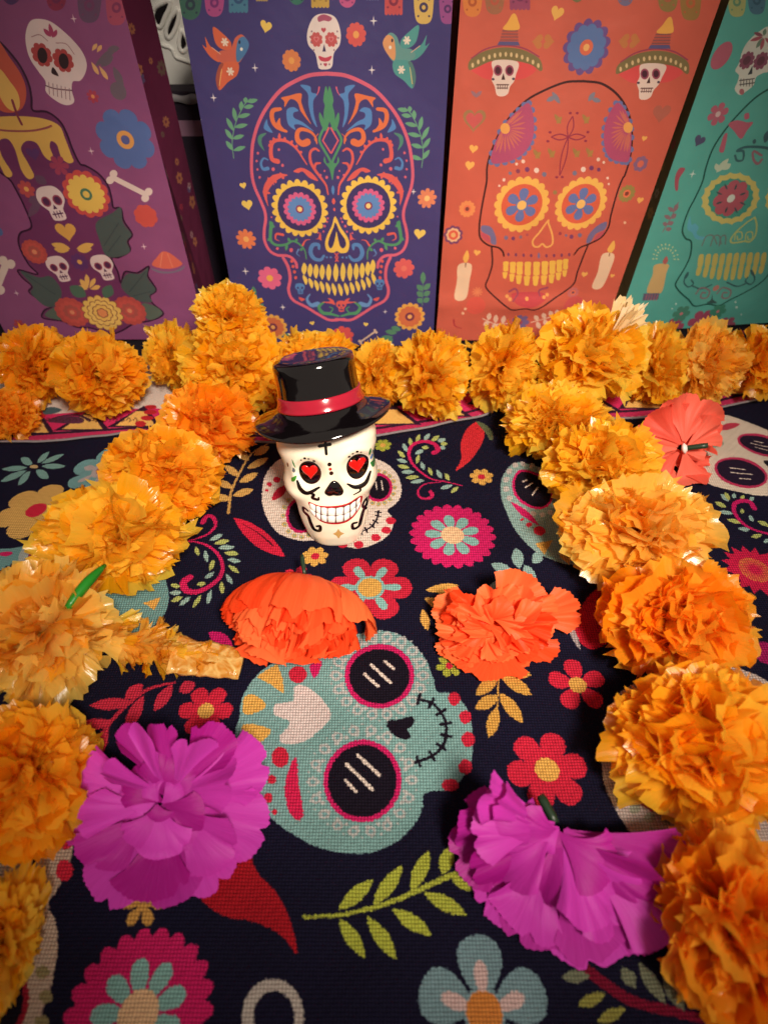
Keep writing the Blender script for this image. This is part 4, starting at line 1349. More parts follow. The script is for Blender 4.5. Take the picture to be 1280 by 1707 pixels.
    # dots over the eyes
    for x, y, r, c in ((418, 698, 8, (244, 220, 200)), (390, 710, 6, (244, 220, 200)), (475, 735, 11, (244, 226, 210)), (435, 732, 10, (110, 56, 110)), (396, 740, 9, (130, 60, 90)), (508, 752, 10, (110, 120, 150)), (362, 750, 7, (110, 120, 150)),
                       (640, 748, 10, (110, 120, 150)), (678, 733, 11, (244, 226, 210)), (714, 728, 10, (110, 56, 110)), (744, 692, 8, (244, 220, 200)), (768, 705, 6, (244, 220, 200)), (746, 736, 8, (110, 56, 110)), (336, 778, 6, (244, 220, 200))):
        q = O1((x, y))[0]
        s.pell(q[0], q[1], r * .383, r * .4, c)
    # eyes
    for x, y, rx in ((412, 182, 116), (668, 178, 110)):
        q = O2((x, y))[0]
        s.scallop(q[0], q[1], rx * .392, 19, (246, 196, 92), .1)
        s.disc(q[0], q[1], rx * .29, (220, 96, 70))
        s.flower(q[0], q[1], rx * .235, 6, (88, 120, 186), 88, .8, .25)
        s.disc(q[0], q[1], rx * .066, (246, 200, 110))
    s.stroke(O2((525, 250), (490, 300), (462, 335), (464, 360), (485, 365), (502, 352), (520, 366), (545, 352), (544, 310), (528, 262)), 3, (246, 186, 100), closed=True)
    for x, y, r, c in ((345, 325, 9, (110, 110, 150)), (376, 328, 8, (110, 60, 110)), (408, 322, 7, (130, 110, 130)), (436, 312, 6, (170, 80, 90)), (578, 306, 7, (150, 60, 80)), (628, 320, 9, (110, 60, 110)), (664, 314, 9, (110, 110, 150)), (604, 314, 6, (110, 110, 150)), (555, 125, 9, (150, 130, 80)),
                       (335, 75, 6, (244, 220, 200)), (316, 100, 5, (244, 220, 200)), (785, 68, 6, (244, 220, 200)), (790, 94, 5, (244, 220, 200))):
        q = O2((x, y))[0]
        s.pell(q[0], q[1], r * .383, r * .4, c)
    s.poly(O2((242, 275), (280, 280), (300, 320), (302, 355), (280, 350), (275, 320), (240, 300)), (104, 112, 160))
    s.poly(O2((236, 305), (268, 318), (276, 348), (245, 330)), (190, 80, 100))
    s.poly(O2((780, 258), (740, 275), (705, 310), (692, 348), (712, 345), (735, 310), (775, 290)), (104, 112, 160))
    s.poly(O2((775, 295), (740, 315), (725, 340), (755, 325)), (190, 80, 100))
    for k, x in enumerate(range(355, 640, 33)):
        q = O2((x, 398 + 6 * math.sin(math.pi * k / 9)))[0]
        s.pell(q[0], q[1], 2, 3 + (2 if k == 4 else 0), (120, 60, 100) if k != 4 else (110, 110, 160))
    # teeth
    tops = [(345, 428, 470), (375, 430, 478), (405, 430, 484), (440, 430, 488), (478, 430, 488), (514, 428, 486), (547, 426, 482), (577, 422, 474), (604, 418, 464)]
    for k, (x, a, b) in enumerate(tops):
        w = 11.5 + 2.6 * math.sin(math.pi * k / 8)
        s.poly(O2((x - w, a + 4), (x, a), (x + w, a + 4), (x + w - 2, (a + b) / 2), (x + w - 3, b), (x - w + 1, b), (x - w, (a + b) / 2)), (248, 204, 84))
        y1 = b + 34 + 14 * math.sin(math.pi * k / 8)
        s.poly(O2((x - w - 2, b + 6), (x + w - 5, b + 6), (x + w - 7, (b + y1) / 2), (x + w - 10, y1 - 4), (x - 3, y1), (x - w, y1 - 4), (x - w - 2, (b + y1) / 2)), (248, 204, 84))
    s.poly(O2((370, 570), (430, 562), (500, 566), (520, 590), (470, 620), (430, 624), (385, 606)), (200, 70, 80))
    s.stroke(O2((360, 560), (385, 548), (396, 570), (375, 600)), 4, (150, 70, 96), 2)
    s.stroke(O2((525, 545), (490, 556), (492, 580)), 4, (150, 70, 96), 2)
    for x, y in ((435, 590), (350, 580), (362, 592), (510, 585), (524, 575)):
        q = O2((x, y))[0]
        s.pell(q[0], q[1], 3, 3, (244, 176, 96))
    # candles, sprigs
    s.poly(O2((140, 450), (196, 446), (188, 520), (172, 595), (124, 596), (134, 520)), (240, 214, 178))
    s.poly(O2((764, 402), (816, 404), (800, 470), (762, 548), (720, 546), (744, 480)), (240, 214, 178))
    s.stroke(O2((170, 458), (172, 440)), 1.4, (90, 50, 40))
    s.stroke(O2((794, 410), (797, 394)), 1.4, (90, 50, 40))
    s.poly(O2((178, 384), (186, 415), (172, 440), (160, 420)), (246, 194, 92))
    s.poly(O2((814, 342), (818, 375), (800, 396), (786, 380)), (246, 194, 92))
    s.stroke(O2((245, 682), (300, 705), (358, 702)), 1.8, (242, 206, 180))
    s.stroke(O2((455, 698), (520, 680), (582, 660)), 1.8, (242, 206, 180))
    for q in (((270, 690), (276, 654)), ((300, 702), (304, 662)), ((330, 704), (340, 666)), ((275, 695), (248, 712)), ((310, 706), (284, 722)), ((485, 690), (470, 664)), ((515, 682), (505, 652)), ((545, 672), (535, 642)), ((568, 664), (566, 638)),
              ((480, 694), (494, 728)), ((512, 684), (524, 716)), ((545, 674), (556, 706))):
        s.leaf(*O2(*q), 8, (242, 206, 180))
    q = O2((408, 698))[0]
    s.flower(q[0], q[1], 15, 7, (110, 96, 150), 0, .8, .2)
    s.disc(q[0], q[1], 4, (150, 70, 90))
    q = O2((640, 625))[0]
    s.disc(q[0], q[1], 17, (206, 84, 84))
    q = O2((215, 625))[0]
    s.disc(q[0], q[1], 16, (224, 92, 78))
    s.flower(*O2((222, 565))[0], 9, 10, (236, 140, 96), 0, .3, .1)
    s.stroke(O2((120, 690), (125, 715), (155, 728)), 3, (170, 50, 60), 1)
    for x, y in ((862, 265), (670, 620), (684, 640), (170, 640), (160, 660)):
        q = O2((x, y))[0]
        s.pell(q[0], q[1], 2.4, 2.4, (246, 200, 160))


def draw_teal(s):
    T = zr(1020, 0, .33977)
    BG = (64, 160, 140)
    PK = (206, 82, 108)
    bunting(s, [(1227, 30, 26, 60, (196, 186, 110), (110, 150, 110), 0), (1260, 26, 26, 56, (76, 110, 140), (50, 80, 110), 0), (1298, 26, 26, 56, (190, 90, 110), (120, 60, 90), 0)])
    q = T((533, 278))[0]
    s.disc(q[0], q[1], 14, PK, ry=19, rot=-25)
    # small skull
    s.poly(T((770, 140), (715, 160), (660, 210), (632, 260), (618, 310), (598, 350), (615, 372), (608, 405), (594, 440), (618, 468), (650, 450), (685, 420), (700, 380), (735, 360), (770, 345), (800, 250)), (240, 226, 214))
    for x, y in ((655, 300), (723, 302)):
        q = T((x, y))[0]
        s.scallop(q[0], q[1], 12, 9, (150, 60, 90), .2)
        s.disc(q[0], q[1], 6, (110, 40, 60))
    s.poly(T((682, 325), (680, 365), (658, 370)), (56, 40, 46), smooth=False)
    for y in (392, 412):
        s.stroke(T((618, y + 6), (690, y - 4)), 1.4, (80, 60, 60))
    for x in range(625, 690, 14):
        s.stroke(T((x, 390), (x - 2, 425)), 1, (80, 60, 60))
    for a, b, c in (((735, 180), (690, 165), (150, 60, 80)), ((735, 185), (672, 205), (190, 70, 90)), ((735, 190), (700, 240), (120, 130, 110)), ((740, 190), (722, 250), (190, 70, 90)), ((738, 180), (748, 145), (120, 130, 110)), ((745, 190), (775, 220), (190, 70, 90))):
        s.leaf(*T(a, b), 6, c)
    q = T((628, 452))[0]
    s.pell(q[0], q[1], 4, 5, (190, 90, 100))
    q = T((512, 562))[0]
    s.flower(q[0], q[1], 16, 6, PK, 20, .85, .2)
    s.disc(q[0], q[1], 4, (240, 190, 190))
    q = T((420, 695))[0]
    s.heart(q[0], q[1], 9, (80, 60, 100), -20)
    s.star(*T((388, 855))[0], 6, (240, 240, 230))
    s.poly(T((345, 825), (352, 835), (325, 880), (318, 935), (305, 930), (306, 870), (325, 830)), (190, 64, 84))
    s.stroke(T((320, 995), (290, 1060), (245, 1140)), 1.6, (150, 100, 112))
    for q in (((300, 1040), (318, 1000)), ((300, 1040), (270, 1020)), ((285, 1075), (310, 1050)), ((285, 1075), (252, 1060)), ((268, 1105), (298, 1090)), ((268, 1105), (244, 1098)), ((258, 1130), (288, 1122))):
        s.leaf(*T(*q), 7, (156, 100, 112))
    # outline
    s.stroke(T((790, 420), (700, 475), (620, 550), (550, 630), (490, 720), (455, 810), (435, 890), (405, 960), (370, 1030), (345, 1100), (340, 1140), (355, 1170), (380, 1185), (375, 1250), (350, 1310), (315, 1370), (305, 1400), (330, 1435), (370, 1470), (400, 1502), (465, 1493),
                (520, 1500), (575, 1470), (650, 1430), (720, 1385), (765, 1330), (800, 1240)), 2.4, (16, 62, 54))
    s.poly(T((560, 610), (600, 590), (650, 600), (680, 600), (650, 640), (620, 680), (585, 640)), PK)
    s.poly(T((640, 560), (660, 555), (660, 580), (640, 585)), PK)
    s.poly(T((540, 660), (555, 655), (548, 700), (535, 745), (515, 740), (525, 700)), PK)
    s.stroke(T((590, 760), (600, 785), (628, 780), (630, 740), (600, 738), (640, 720), (720, 720), (790, 735)), 3, (54, 88, 96), 4)
    s.stroke(T((720, 780), (700, 800), (680, 780), (680, 740), (720, 760)), 4, (170, 90, 110), 3)
    s.leaf(*T((735, 700), (752, 640)), 9, (60, 84, 96))
    s.leaf(*T((680, 705), (690, 680)), 6, (60, 84, 96))
    for a, b in (((500, 845), (560, 775)), ((510, 840), (500, 800)), ((530, 830), (570, 800))):
        s.leaf(*T(a, b), 9, (216, 220, 190))
    # eyes
    for x, y in ((568, 968), (872, 960)):
        q = T((x, y))[0]
        P = [(x + 140 * math.cos(t) * (1 - .07 * abs(math.sin(9 * t))) + 22 * -math.sin(t), y + 128 * math.sin(t) * (1 - .07 * abs(math.sin(9 * t)))) for t in np.linspace(0, 2 * math.pi, 91)[:-1]]
        s.fill(s.tex(T(*P)), (232, 200, 104))
        s.fill(s.tex(T(*[(x + (a - x) * .78, y + (b - y) * .78) for a, b in P])), (66, 150, 132))
        s.flower(q[0], q[1], 27, 8, (196, 70, 90), 10, .9, .2)
        for k in range(8):
            a = 2 * math.pi * k / 8 + .4
            s.leaf((q[0] + 15 * math.cos(a), q[1] + 15 * math.sin(a)), (q[0] + 26 * math.cos(a), q[1] + 26 * math.sin(a)), 3, (60, 60, 70))
        s.disc(q[0], q[1], 6, (236, 230, 220))
    # nose
    s.stroke(T((682, 1058), (640, 1085), (590, 1130), (566, 1165), (572, 1182), (605, 1180), (635, 1175), (660, 1178), (685, 1150), (692, 1100), (684, 1062)), 2.8, (206, 202, 118))
    for x in (600, 652):
        s.stroke(T((x - 16, 1168), (x - 10, 1135), (x + 16, 1130), (x + 20, 1158), (x, 1168), (x - 4, 1150)), 2, (206, 202, 118))
    s.poly(T((375, 1060), (382, 1100), (400, 1095), (415, 1115), (405, 1140), (420, 1155), (455, 1158), (430, 1172), (400, 1168), (385, 1140), (362, 1120)), (96, 176, 206))
    for a in (0, 1, 2):
        s.stroke(T((430 + 40 * a, 1200), (450 + 35 * a, 1155), (480 + 30 * a, 1150), (500 + 20 * a, 1190)), 2, (120, 120, 120))
    # teeth
    for k in range(10):
        x0 = 422 + 34 * k
        y0 = 1250 - 1 * k - 4 * math.sin(math.pi * k / 9)
        w = 12
        s.poly(T((x0 - w + 6, y0), (x0 + w + 4, y0 - 4), (x0 + w - 2, y0 + 52), (x0 - w, y0 + 54)), (232, 198, 96))
        y1 = y0 + 60
        h = 30 + 34 * math.sin(math.pi * (k + .5) / 10)
        s.poly(T((x0 - w - 2, y1), (x0 + w - 4, y1 - 4), (x0 + w - 14, y1 + h), (x0 - w - 8, y1 + h)), (232, 198, 96))
    for fl in (0, 1):
        def B(*p):
            return T(*p) if not fl else T(*[(1035 - x, y - 12) for x, y in p])
        s.stroke(B((360, 1335), (345, 1380), (365, 1405), (390, 1390), (380, 1370)), 2.2, (50, 84, 90))
        s.stroke(B((385, 1400), (430, 1415), (480, 1395)), 2.2, (50, 84, 90))
        s.leaf(*B((345, 1370), (368, 1330)), 5, (50, 84, 90))
    for x in (440, 545):
        s.stroke(T((x - 36, 1440), (x - 10, 1410), (x + 30, 1425), (x + 20, 1460), (x - 10, 1460), (x - 6, 1436), (x + 12, 1436)), 2.6, (150, 110, 118))
    s.poly(T((485, 1440), (490, 1470), (510, 1488), (460, 1488), (480, 1470)), (54, 74, 74))
    q = T((503, 1412))[0]
    s.disc(q[0], q[1], 5, (216, 120, 110))
    # candle
    s.poly(T((206, 1302), (272, 1298), (262, 1340), (235, 1438), (168, 1436), (195, 1350)), (236, 172, 106))
    s.poly(T((152, 1442), (228, 1438), (222, 1470), (145, 1478)), (96, 78, 110), smooth=False)
    for k in range(5):
        s.stroke(T((160 + 13 * k, 1474), (168 + 13 * k, 1446)), 1.6, (190, 80, 100))
    s.poly(T((262, 1258), (270, 1280), (256, 1298), (244, 1285)), (206, 84, 84))
    for k in range(11):
        a = math.pi * (1.0 + 1.0 * k / 10)
        for r in (38, 54):
            s.leaf(*T((258 + r * math.cos(a), 1272 + r * 1.2 * math.sin(a)), (258 + (r + 11) * math.cos(a), 1272 + (r + 11) * 1.2 * math.sin(a))), 2.4, (216, 222, 160))
    for x, y, r in ((308, 1490, 5), (290, 1515, 4), (600, 1482, 5), (606, 1508, 6), (630, 1545, 4)):
        q = T((x, y))[0]
        s.pell(q[0], q[1], r * .34, r * .34, (220, 236, 226))
    for x, y, r, c in ((430, 1580, 40, (176, 50, 84)), (300, 1605, 32, (176, 50, 84)), (555, 1600, 30, (170, 60, 90)), (115, 1550, 22, (170, 60, 90)), (515, 1530, 26, (60, 130, 104)), (335, 1540, 28, (70, 126, 104))):
        q = T((x, y))[0]
        s.flower(q[0], q[1], r * .34 * 1.5, 6, c, 0, .9, .2)
        s.disc(q[0], q[1], r * .1, (220, 110, 120))
    # the far half, out of the frame
    for k in range(16):
        u, v = rnd.uniform(0.10, 0.2), rnd.uniform(0.02, 0.24)
        o = (np.array((u, v)) - (s.u0, s.v0)) * s.ppm
        an = np.linspace(0, 2 * math.pi, 49)[:-1]
        r = 0.004 * s.ppm * (.7 + .3 * np.abs(np.sin(an * 3)))
        s.fill(o + np.stack([r * np.cos(an), r * np.sin(an)], 1), [PK, (232, 200, 104), (80, 60, 100)][k % 3])


def draw_purple(s):
    U = zr(0, 0, .3398)
    BG = (112, 52, 96)
    bunting(s, [(20, 10, 30, 40, (70, 50, 96), (90, 50, 90), 0), (95, 20, 30, 50, (140, 46, 72), (110, 44, 80), 0), (150, 40, 34, 70, (96, 74, 100), (110, 60, 96), 0), (195, 44, 30, 70, (176, 78, 98), (130, 56, 90), 0)])
    GR = (104, 96, 104)
    for a, b in (((470, 330), (580, 230)), ((500, 330), (560, 280)), ((560, 330), (610, 440)), ((530, 250), (590, 240))):
        s.leaf(*U(a, b), 12, GR)
    q = U((585, 450))[0]
    s.disc(q[0], q[1], 13, GR)
    for a, b in (((455, 255), (480, 218)), ((480, 262), (502, 225)), ((452, 305), (490, 370)), ((490, 325), (535, 395))):
        s.leaf(*U(a, b), 7, (236, 186, 112), fat=.6)
    q = U((462, 475))[0]
    s.flower(q[0], q[1], 10, 7, (176, 60, 76), 0, .7, .2)
    s.disc(q[0], q[1], 3, (240, 150, 90))
    for x, y, r in ((365, 97, 17), (455, 740, 17), (712, 1207, 16), (88, 1437, 15), (208, 1610, 10)):
        q = U((x, y))[0]
        s.star(q[0], q[1], r * .34, (240, 214, 216))
    # candle outline: filled shape and dark printed line
    OL = U((-60, 170), (0, 205), (60, 265), (110, 330), (150, 410), (165, 480), (172, 540), (240, 548), (300, 590), (335, 650), (365, 730), (400, 800), (430, 812), (490, 850), (535, 905), (555, 970), (565, 1015), (600, 1020), (615, 1080),
           (655, 1145), (635, 1180), (645, 1225), (590, 1258), (555, 1262), (585, 1330), (600, 1385), (620, 1330), (680, 1335), (735, 1305), (730, 1350), (770, 1420), (740, 1450), (755, 1490), (805, 1540), (740, 1575), (660, 1590), (600, 1625), (540, 1640), (450, 1610),
           (380, 1605), (310, 1575), (215, 1560), (225, 1520), (262, 1500), (205, 1470), (150, 1430), (165, 1400), (120, 1360), (100, 1320), (195, 1340), (150, 1290), (105, 1200), (110, 1140), (165, 1108), (130, 1010), (90, 930), (60, 880), (10, 840), (-40, 780), (-80, 500))
    s.poly(OL, (104, 46, 88))
    s.stroke(OL, 3.0, (36, 8, 34), closed=True)
    s.poly(U((-30, 190), (60, 290), (120, 380), (140, 460), (120, 530), (60, 552), (0, 530), (-60, 440)), (206, 92, 62))
    s.poly(U((5, 340), (60, 400), (100, 460), (108, 520), (85, 545), (40, 520), (0, 440)), (244, 200, 94))
    s.poly(U((-80, 600), (-20, 575), (100, 568), (220, 580), (300, 615), (330, 680), (360, 760), (370, 790), (345, 798), (310, 770), (290, 710), (262, 690), (255, 720), (272, 770), (255, 785), (225, 760), (190, 700), (140, 690), (115, 730), (150, 800), (178, 860),
             (150, 875), (115, 830), (85, 730), (50, 680), (10, 690), (20, 760), (72, 850), (40, 862), (0, 790), (-60, 720)), (232, 190, 84))
    s.stroke(U((-20, 632), (60, 640), (160, 640), (230, 628), (262, 616)), 3, (150, 76, 70))
    s.stroke(U((72, 492), (95, 560), (118, 608)), 4, (130, 50, 60))
    # skull
    s.poly(U((180, 98), (250, 110), (330, 170), (400, 245), (430, 310), (425, 360), (400, 398), (365, 402), (360, 445), (372, 500), (335, 516), (285, 495), (235, 450), (232, 400), (195, 350), (150, 280), (130, 190), (145, 120)), (236, 222, 212))
    for cx, cy in ((212, 272), (316, 300)):
        q = U((cx, cy))[0]
        s.flower(q[0], q[1], 17, 8, (178, 66, 60), 20, .85, .2)
        s.pell(q[0] + 1, q[1] + 1, 8, 13, (34, 22, 20), -12)
    s.poly(U((268, 332), (295, 372), (282, 372), (260, 358)), (34, 22, 20))
    s.stroke(U((232, 420), (280, 436), (362, 445)), 1.6, (90, 60, 70))
    for k in range(6):
        s.stroke(U((248 + 20 * k, 405 + 6 * k), (252 + 20 * k, 462 + 6 * k)), 1.2, (150, 120, 120))
    for a, b in (((265, 190), (245, 120)), ((255, 185), (218, 145)), ((268, 188), (282, 150))):
        s.leaf(*U(a, b), 7, (170, 60, 96))
    s.stroke(U((160, 185), (200, 175), (240, 205)), 1, (150, 110, 110))
    s.stroke(U((280, 215), (330, 220), (370, 270)), 1, (150, 110, 110))
    # blue flower
    q = U((620, 688))[0]
    s.flower(q[0], q[1], 47, 8, (78, 116, 176), 22, .95, .3)
    s.disc(q[0], q[1], 14, (240, 172, 84))
    s.disc(q[0], q[1], 7, (78, 100, 160))
    s.bone(*U((560, 870), (720, 955)), 9, (238, 222, 206))
    s.bone(*U((40, 1290), (-10, 1410)), 11, (232, 218, 200))
    q = U((720, 1060))[0]
    s.scallop(q[0], q[1], 19, 8, (216, 84, 66), .12)
    q = U((0, 1130))[0]
    s.disc(q[0], q[1], 8, (70, 110, 160))
    # inside the candle
    q = U((432, 950))[0]
    s.scallop(q[0], q[1], 38, 13, (206, 76, 66), .1)
    s.flower(q[0], q[1], 31, 14, (242, 206, 84), 5, .62, .3)
    s.disc(q[0], q[1], 9.5, (66, 122, 84))
    s.disc(q[0], q[1], 5.5, (242, 206, 84))
    q = U((140, 925))[0]
    s.flower(q[0], q[1], 14, 7, (190, 76, 70), 0, .8, .2)
    s.disc(q[0], q[1], 4, (240, 180, 90))
    q = U((300, 810))[0]
    s.flower(q[0], q[1], 16, 6, (160, 60, 84), 0, .8, .2)
    q = U((175, 755))[0]
    s.heart(q[0], q[1], 11, (84, 50, 104))
    for a, b in (((210, 980), (150, 1060)), ((200, 970), (150, 985)), ((180, 860), (240, 900))):
        s.leaf(*U(a, b), 14, (96, 70, 92))
    for x, y, r in ((268, 990, 26), (300, 1310, 21), (515, 1305, 21)):
        q = U((x, y))[0]
        s.mini_skull(q[0], q[1], r, (238, 222, 212), (70, 34, 66), (150, 60, 84), 8)
    q = U((337, 1135))[0]
    s.heart(q[0], q[1], 17, (230, 176, 74))
    for q in (((355, 1215), (262, 1190)), ((350, 1222), (275, 1215)), ((385, 1215), (470, 1192)), ((390, 1222), (460, 1216))):
        s.leaf(*U(*q), 11, (232, 186, 84))
    q = U((400, 1280))[0]
    s.flower(q[0], q[1], 15, 8, (84, 46, 100), 0, .8, .2)
    s.disc(q[0], q[1], 4, (232, 176, 84))
    GN, DG = (78, 104, 84), (62, 88, 78)
    s.poly(U((480, 1090), (560, 1040), (600, 1015), (612, 1090), (652, 1145), (630, 1180), (645, 1230), (590, 1255), (530, 1250), (500, 1180)), DG)
    s.poly(U((110, 1325), (200, 1355), (260, 1350), (310, 1420), (290, 1490), (230, 1500), (160, 1435), (170, 1400)), DG)
    s.poly(U((600, 1400), (630, 1340), (690, 1340), (732, 1310), (728, 1360), (768, 1420), (738, 1450), (750, 1480), (700, 1480), (640, 1450)), DG)
    s.poly(U((225, 1545), (290, 1500), (340, 1550), (300, 1570)), GN)
    s.poly(U((700, 1490), (760, 1500), (800, 1540), (730, 1570)), GN)
    for a, b in (((590, 1090), (520, 1200)), ((600, 1150), (540, 1230)), ((140, 1345), (280, 1440)), ((720, 1330), (640, 1430)), ((740, 1430), (660, 1450))):
        s.stroke(U(a, b), 1.4, (44, 66, 62))
    for x, y, r in ((180, 1230, 58), (360, 1530, 78), (640, 1525, 76)):
        q = U((x, y))[0]
        s.scallop(q[0], q[1], r * .34 * 1.05, 14, (190, 76, 62), .08)
        for k, rr in ((12, .8), (9, .55), (6, .3)):
            s.scallop(q[0], q[1], r * .34 * rr, k, (206 - 30 * (k == 9), 84, 68), .2, k * 7)
            o, kk = s.loc(*q)
        s.disc(q[0], q[1], 4, (236, 150, 100))
    q = U((508, 1535))[0]
    for k, rr, c in ((14, 34, (120, 66, 50)), (14, 32.5, (244, 204, 92)), (12, 25, (120, 66, 50)), (12, 23.5, (246, 208, 98)), (9, 17, (120, 66, 50)), (9, 15.5, (244, 200, 88)), (6, 9.5, (120, 66, 50)), (6, 8, (236, 150, 80))):
        s.scallop(q[0], q[1], rr, k, c, .16, k * 9)
    for a, b in (((440, 1410), (432, 1340)), ((440, 1412), (400, 1365)), ((445, 1412), (475, 1360)), ((440, 1415), (385, 1400)), ((450, 1415), (500, 1400))):
        s.leaf(*U(a, b), 8, (240, 192, 92), fat=.6)
    for a, b in (((430, 1450), (350, 1400)), ((520, 1460), (550, 1395))):
        s.leaf(*U(a, b), 20, (66, 110, 82))
    # little cake on a plate
    s.poly(U((745, 1312), (800, 1330), (860, 1330), (910, 1305), (890, 1330), (830, 1342), (775, 1335)), (116, 110, 128))
    s.poly(U((752, 1300), (775, 1260), (800, 1235), (830, 1240), (865, 1265), (896, 1300), (830, 1320)), (222, 104, 76))
    for a, b in (((800, 1240), (790, 1310)), ((825, 1245), (850, 1312))):
        s.stroke(U(a, b), 1.4, (240, 140, 100))
    q = U((100, 1595))[0]
    s.flower(q[0], q[1], 10, 6, (176, 60, 60), 0, .8, .2)


make_bag('purple paper bag printed with a dripping candle, blue flower and white bones', (16, 567), (347, 567), (188, -60), (-325, -60), 0, (140, 76, 122), draw_purple, 0.055, (96, 34, 62), 1, fade=.16)
make_bag('navy blue paper bag with pink outlined skull and two birds above it', (403, 577), (721, 577), (758, -60), (288, -60), 0, (68, 60, 114), draw_navy, 0.055, (60, 40, 84), 2)
make_bag('orange paper bag with skulls wearing wide hats and two white candles', (726, 568), (1000, 568), (1222, -60), (772, -60), 0, (208, 98, 78), draw_orange, 0.055, (110, 40, 26), 3, 0.030, fade=.14)
make_bag('teal green paper bag with black outlined skull and one orange candle', (1022, 556), (1330, 540), (1640, -60), (1236, -60), 7, (92, 176, 164), draw_teal, 0.055, (120, 104, 70), 4, fade=.2)


# ------------------------------------------------------------------ paper and film flowers
def petal_mesh(name, seed, mat, nr=5, na=9, spread=0.42, pleat=0.06, jag=0.14, bend=.85, base=0.08, slit=.13):
    """one petal, base at the origin, growing along +Z, width along X, bending over towards +-Y; about unit length"""
    r = random.Random(seed)
    ph, fr = r.uniform(0, 6.28), r.uniform(1.6, 4.0)
    ends = [1 - jag * r.random() - (slit * r.random() if i % 2 else 0) for i in range(na)]
    tw = r.uniform(-0.6, 0.6)
    bd = bend * r.uniform(0.15, 1.25) * r.choice((1, 1, -1))
    kink = r.uniform(0.45, 0.85)
    skew = r.uniform(-.15, .15)
    V, U = [], []
    cy, cz, ang = 0.0, 0.0, 0.0
    mid = [(0.0, 0.0, 0.0)]
    for j in range(1, nr + 1):
        t = j / nr
        ang = bd * max(0, t - 0.3) / 0.7 + (0.35 * r.uniform(-1, 1) if t > kink else 0)
        cy += math.sin(ang) / nr
        cz += math.cos(ang) / nr
        mid.append((cy, cz, ang))
    for j in range(nr + 1):
        t = j / nr
        my, mz, an = mid[j]
        for i in range(na):
            s = i / (na - 1) * 2 - 1
            back = (1 - ends[i]) * t ** 4 + 0.10 * abs(s) ** 2.5 * t
            w = (base + spread * t ** 0.75) * (1 + 0.10 * r.uniform(-1, 1) * t)
            x = s * w * 0.5 + skew * t * t
            n = pleat * t * math.sin(fr * s * 1.6 + ph + 1.5 * t) + 0.35 * spread * (s * s - .4) * t * .25 + 0.022 * r.uniform(-1, 1) * t
            y = my + n * math.cos(an) - back * math.sin(an)
            z = mz - n * math.sin(an) - back * math.cos(an)
            a = tw * t
            V.append((x * math.cos(a) - y * math.sin(a), x * math.sin(a) + y * math.cos(a), z))
            U.append((i / (na - 1), t))
    me = bpy.data.meshes.new(name)
    me.from_pydata(V, [], grid_faces(na, nr + 1))
    lay = me.uv_layers.new(name='UVMap')
    idx = np.empty(len(me.loops), np.int32)
    me.loops.foreach_get('vertex_index', idx)
    lay.data.foreach_set('uv', np.asarray(U, np.float32)[idx].ravel())
    me.polygons.foreach_set('use_smooth', np.ones(len(me.polygons), bool))
    me.materials.append(mat)
    me.update()
    return me


FILM = {
    'gold': petal_mat('film_gold', (253, 184, 22), (255, 222, 80), 0.22, 0.5, 0.4, spec=.75, clear=.22),
    'amber': petal_mat('film_amber', (253, 168, 18), (255, 206, 62), 0.24, 0.5, 0.4, spec=.75, clear=.22),
    'orange': petal_mat('film_orange', (252, 152, 18), (255, 192, 60), 0.26, 0.5, 0.4, spec=.7, clear=.22),
    'straw': petal_mat('film_straw', (252, 182, 44), (255, 224, 116), 0.2, 0.5, 0.4, spec=.8, clear=.28),
    'pale': petal_mat('film_pale', (244, 214, 150), (252, 240, 206), 0.2, 0.45, 0.4),
}
VAR = {k: [petal_mesh('petal', 100 * i + n, m) for n in range(22)] for i, (k, m) in enumerate(FILM.items())}
VARW = {k: [petal_mesh('petal', 900 + 100 * i + n, m, spread=0.78, pleat=0.055, jag=0.08, na=13, bend=.6, slit=.08) for n in range(10)] for i, (k, m) in enumerate(FILM.items())}


def solve_place(px, py, w, h, lift):
    """centre and radius of a ball of that outline resting `lift` radii above the cloth"""
    m = (w + h) / 4
    z = 0.02
    R = 0.02
    for _ in range(30):
        c = ground(px, py, R * lift)
        dep = float(np.dot(c - C0, FW))
        R = m * dep / F_PX
    return Vector(c), R


def orient(d, up_hint, roll):
    """matrix whose Z is d and whose X is tangential round the flower axis"""
    z = d.normalized()
    x = up_hint.cross(z)
    if x.length < 1e-4:
        x = Vector((1, 0, 0)).cross(z)
    x.normalize()
    y = z.cross(x)
    M = Matrix((x, y, z)).transposed()
    return M @ Matrix.Rotation(roll, 3, 'Z')


RINGS = [(8, 4), (20, 9), (32, 13), (44, 17), (56, 20), (68, 22), (81, 23), (95, 20), (110, 16), (128, 11), (150, 5)]


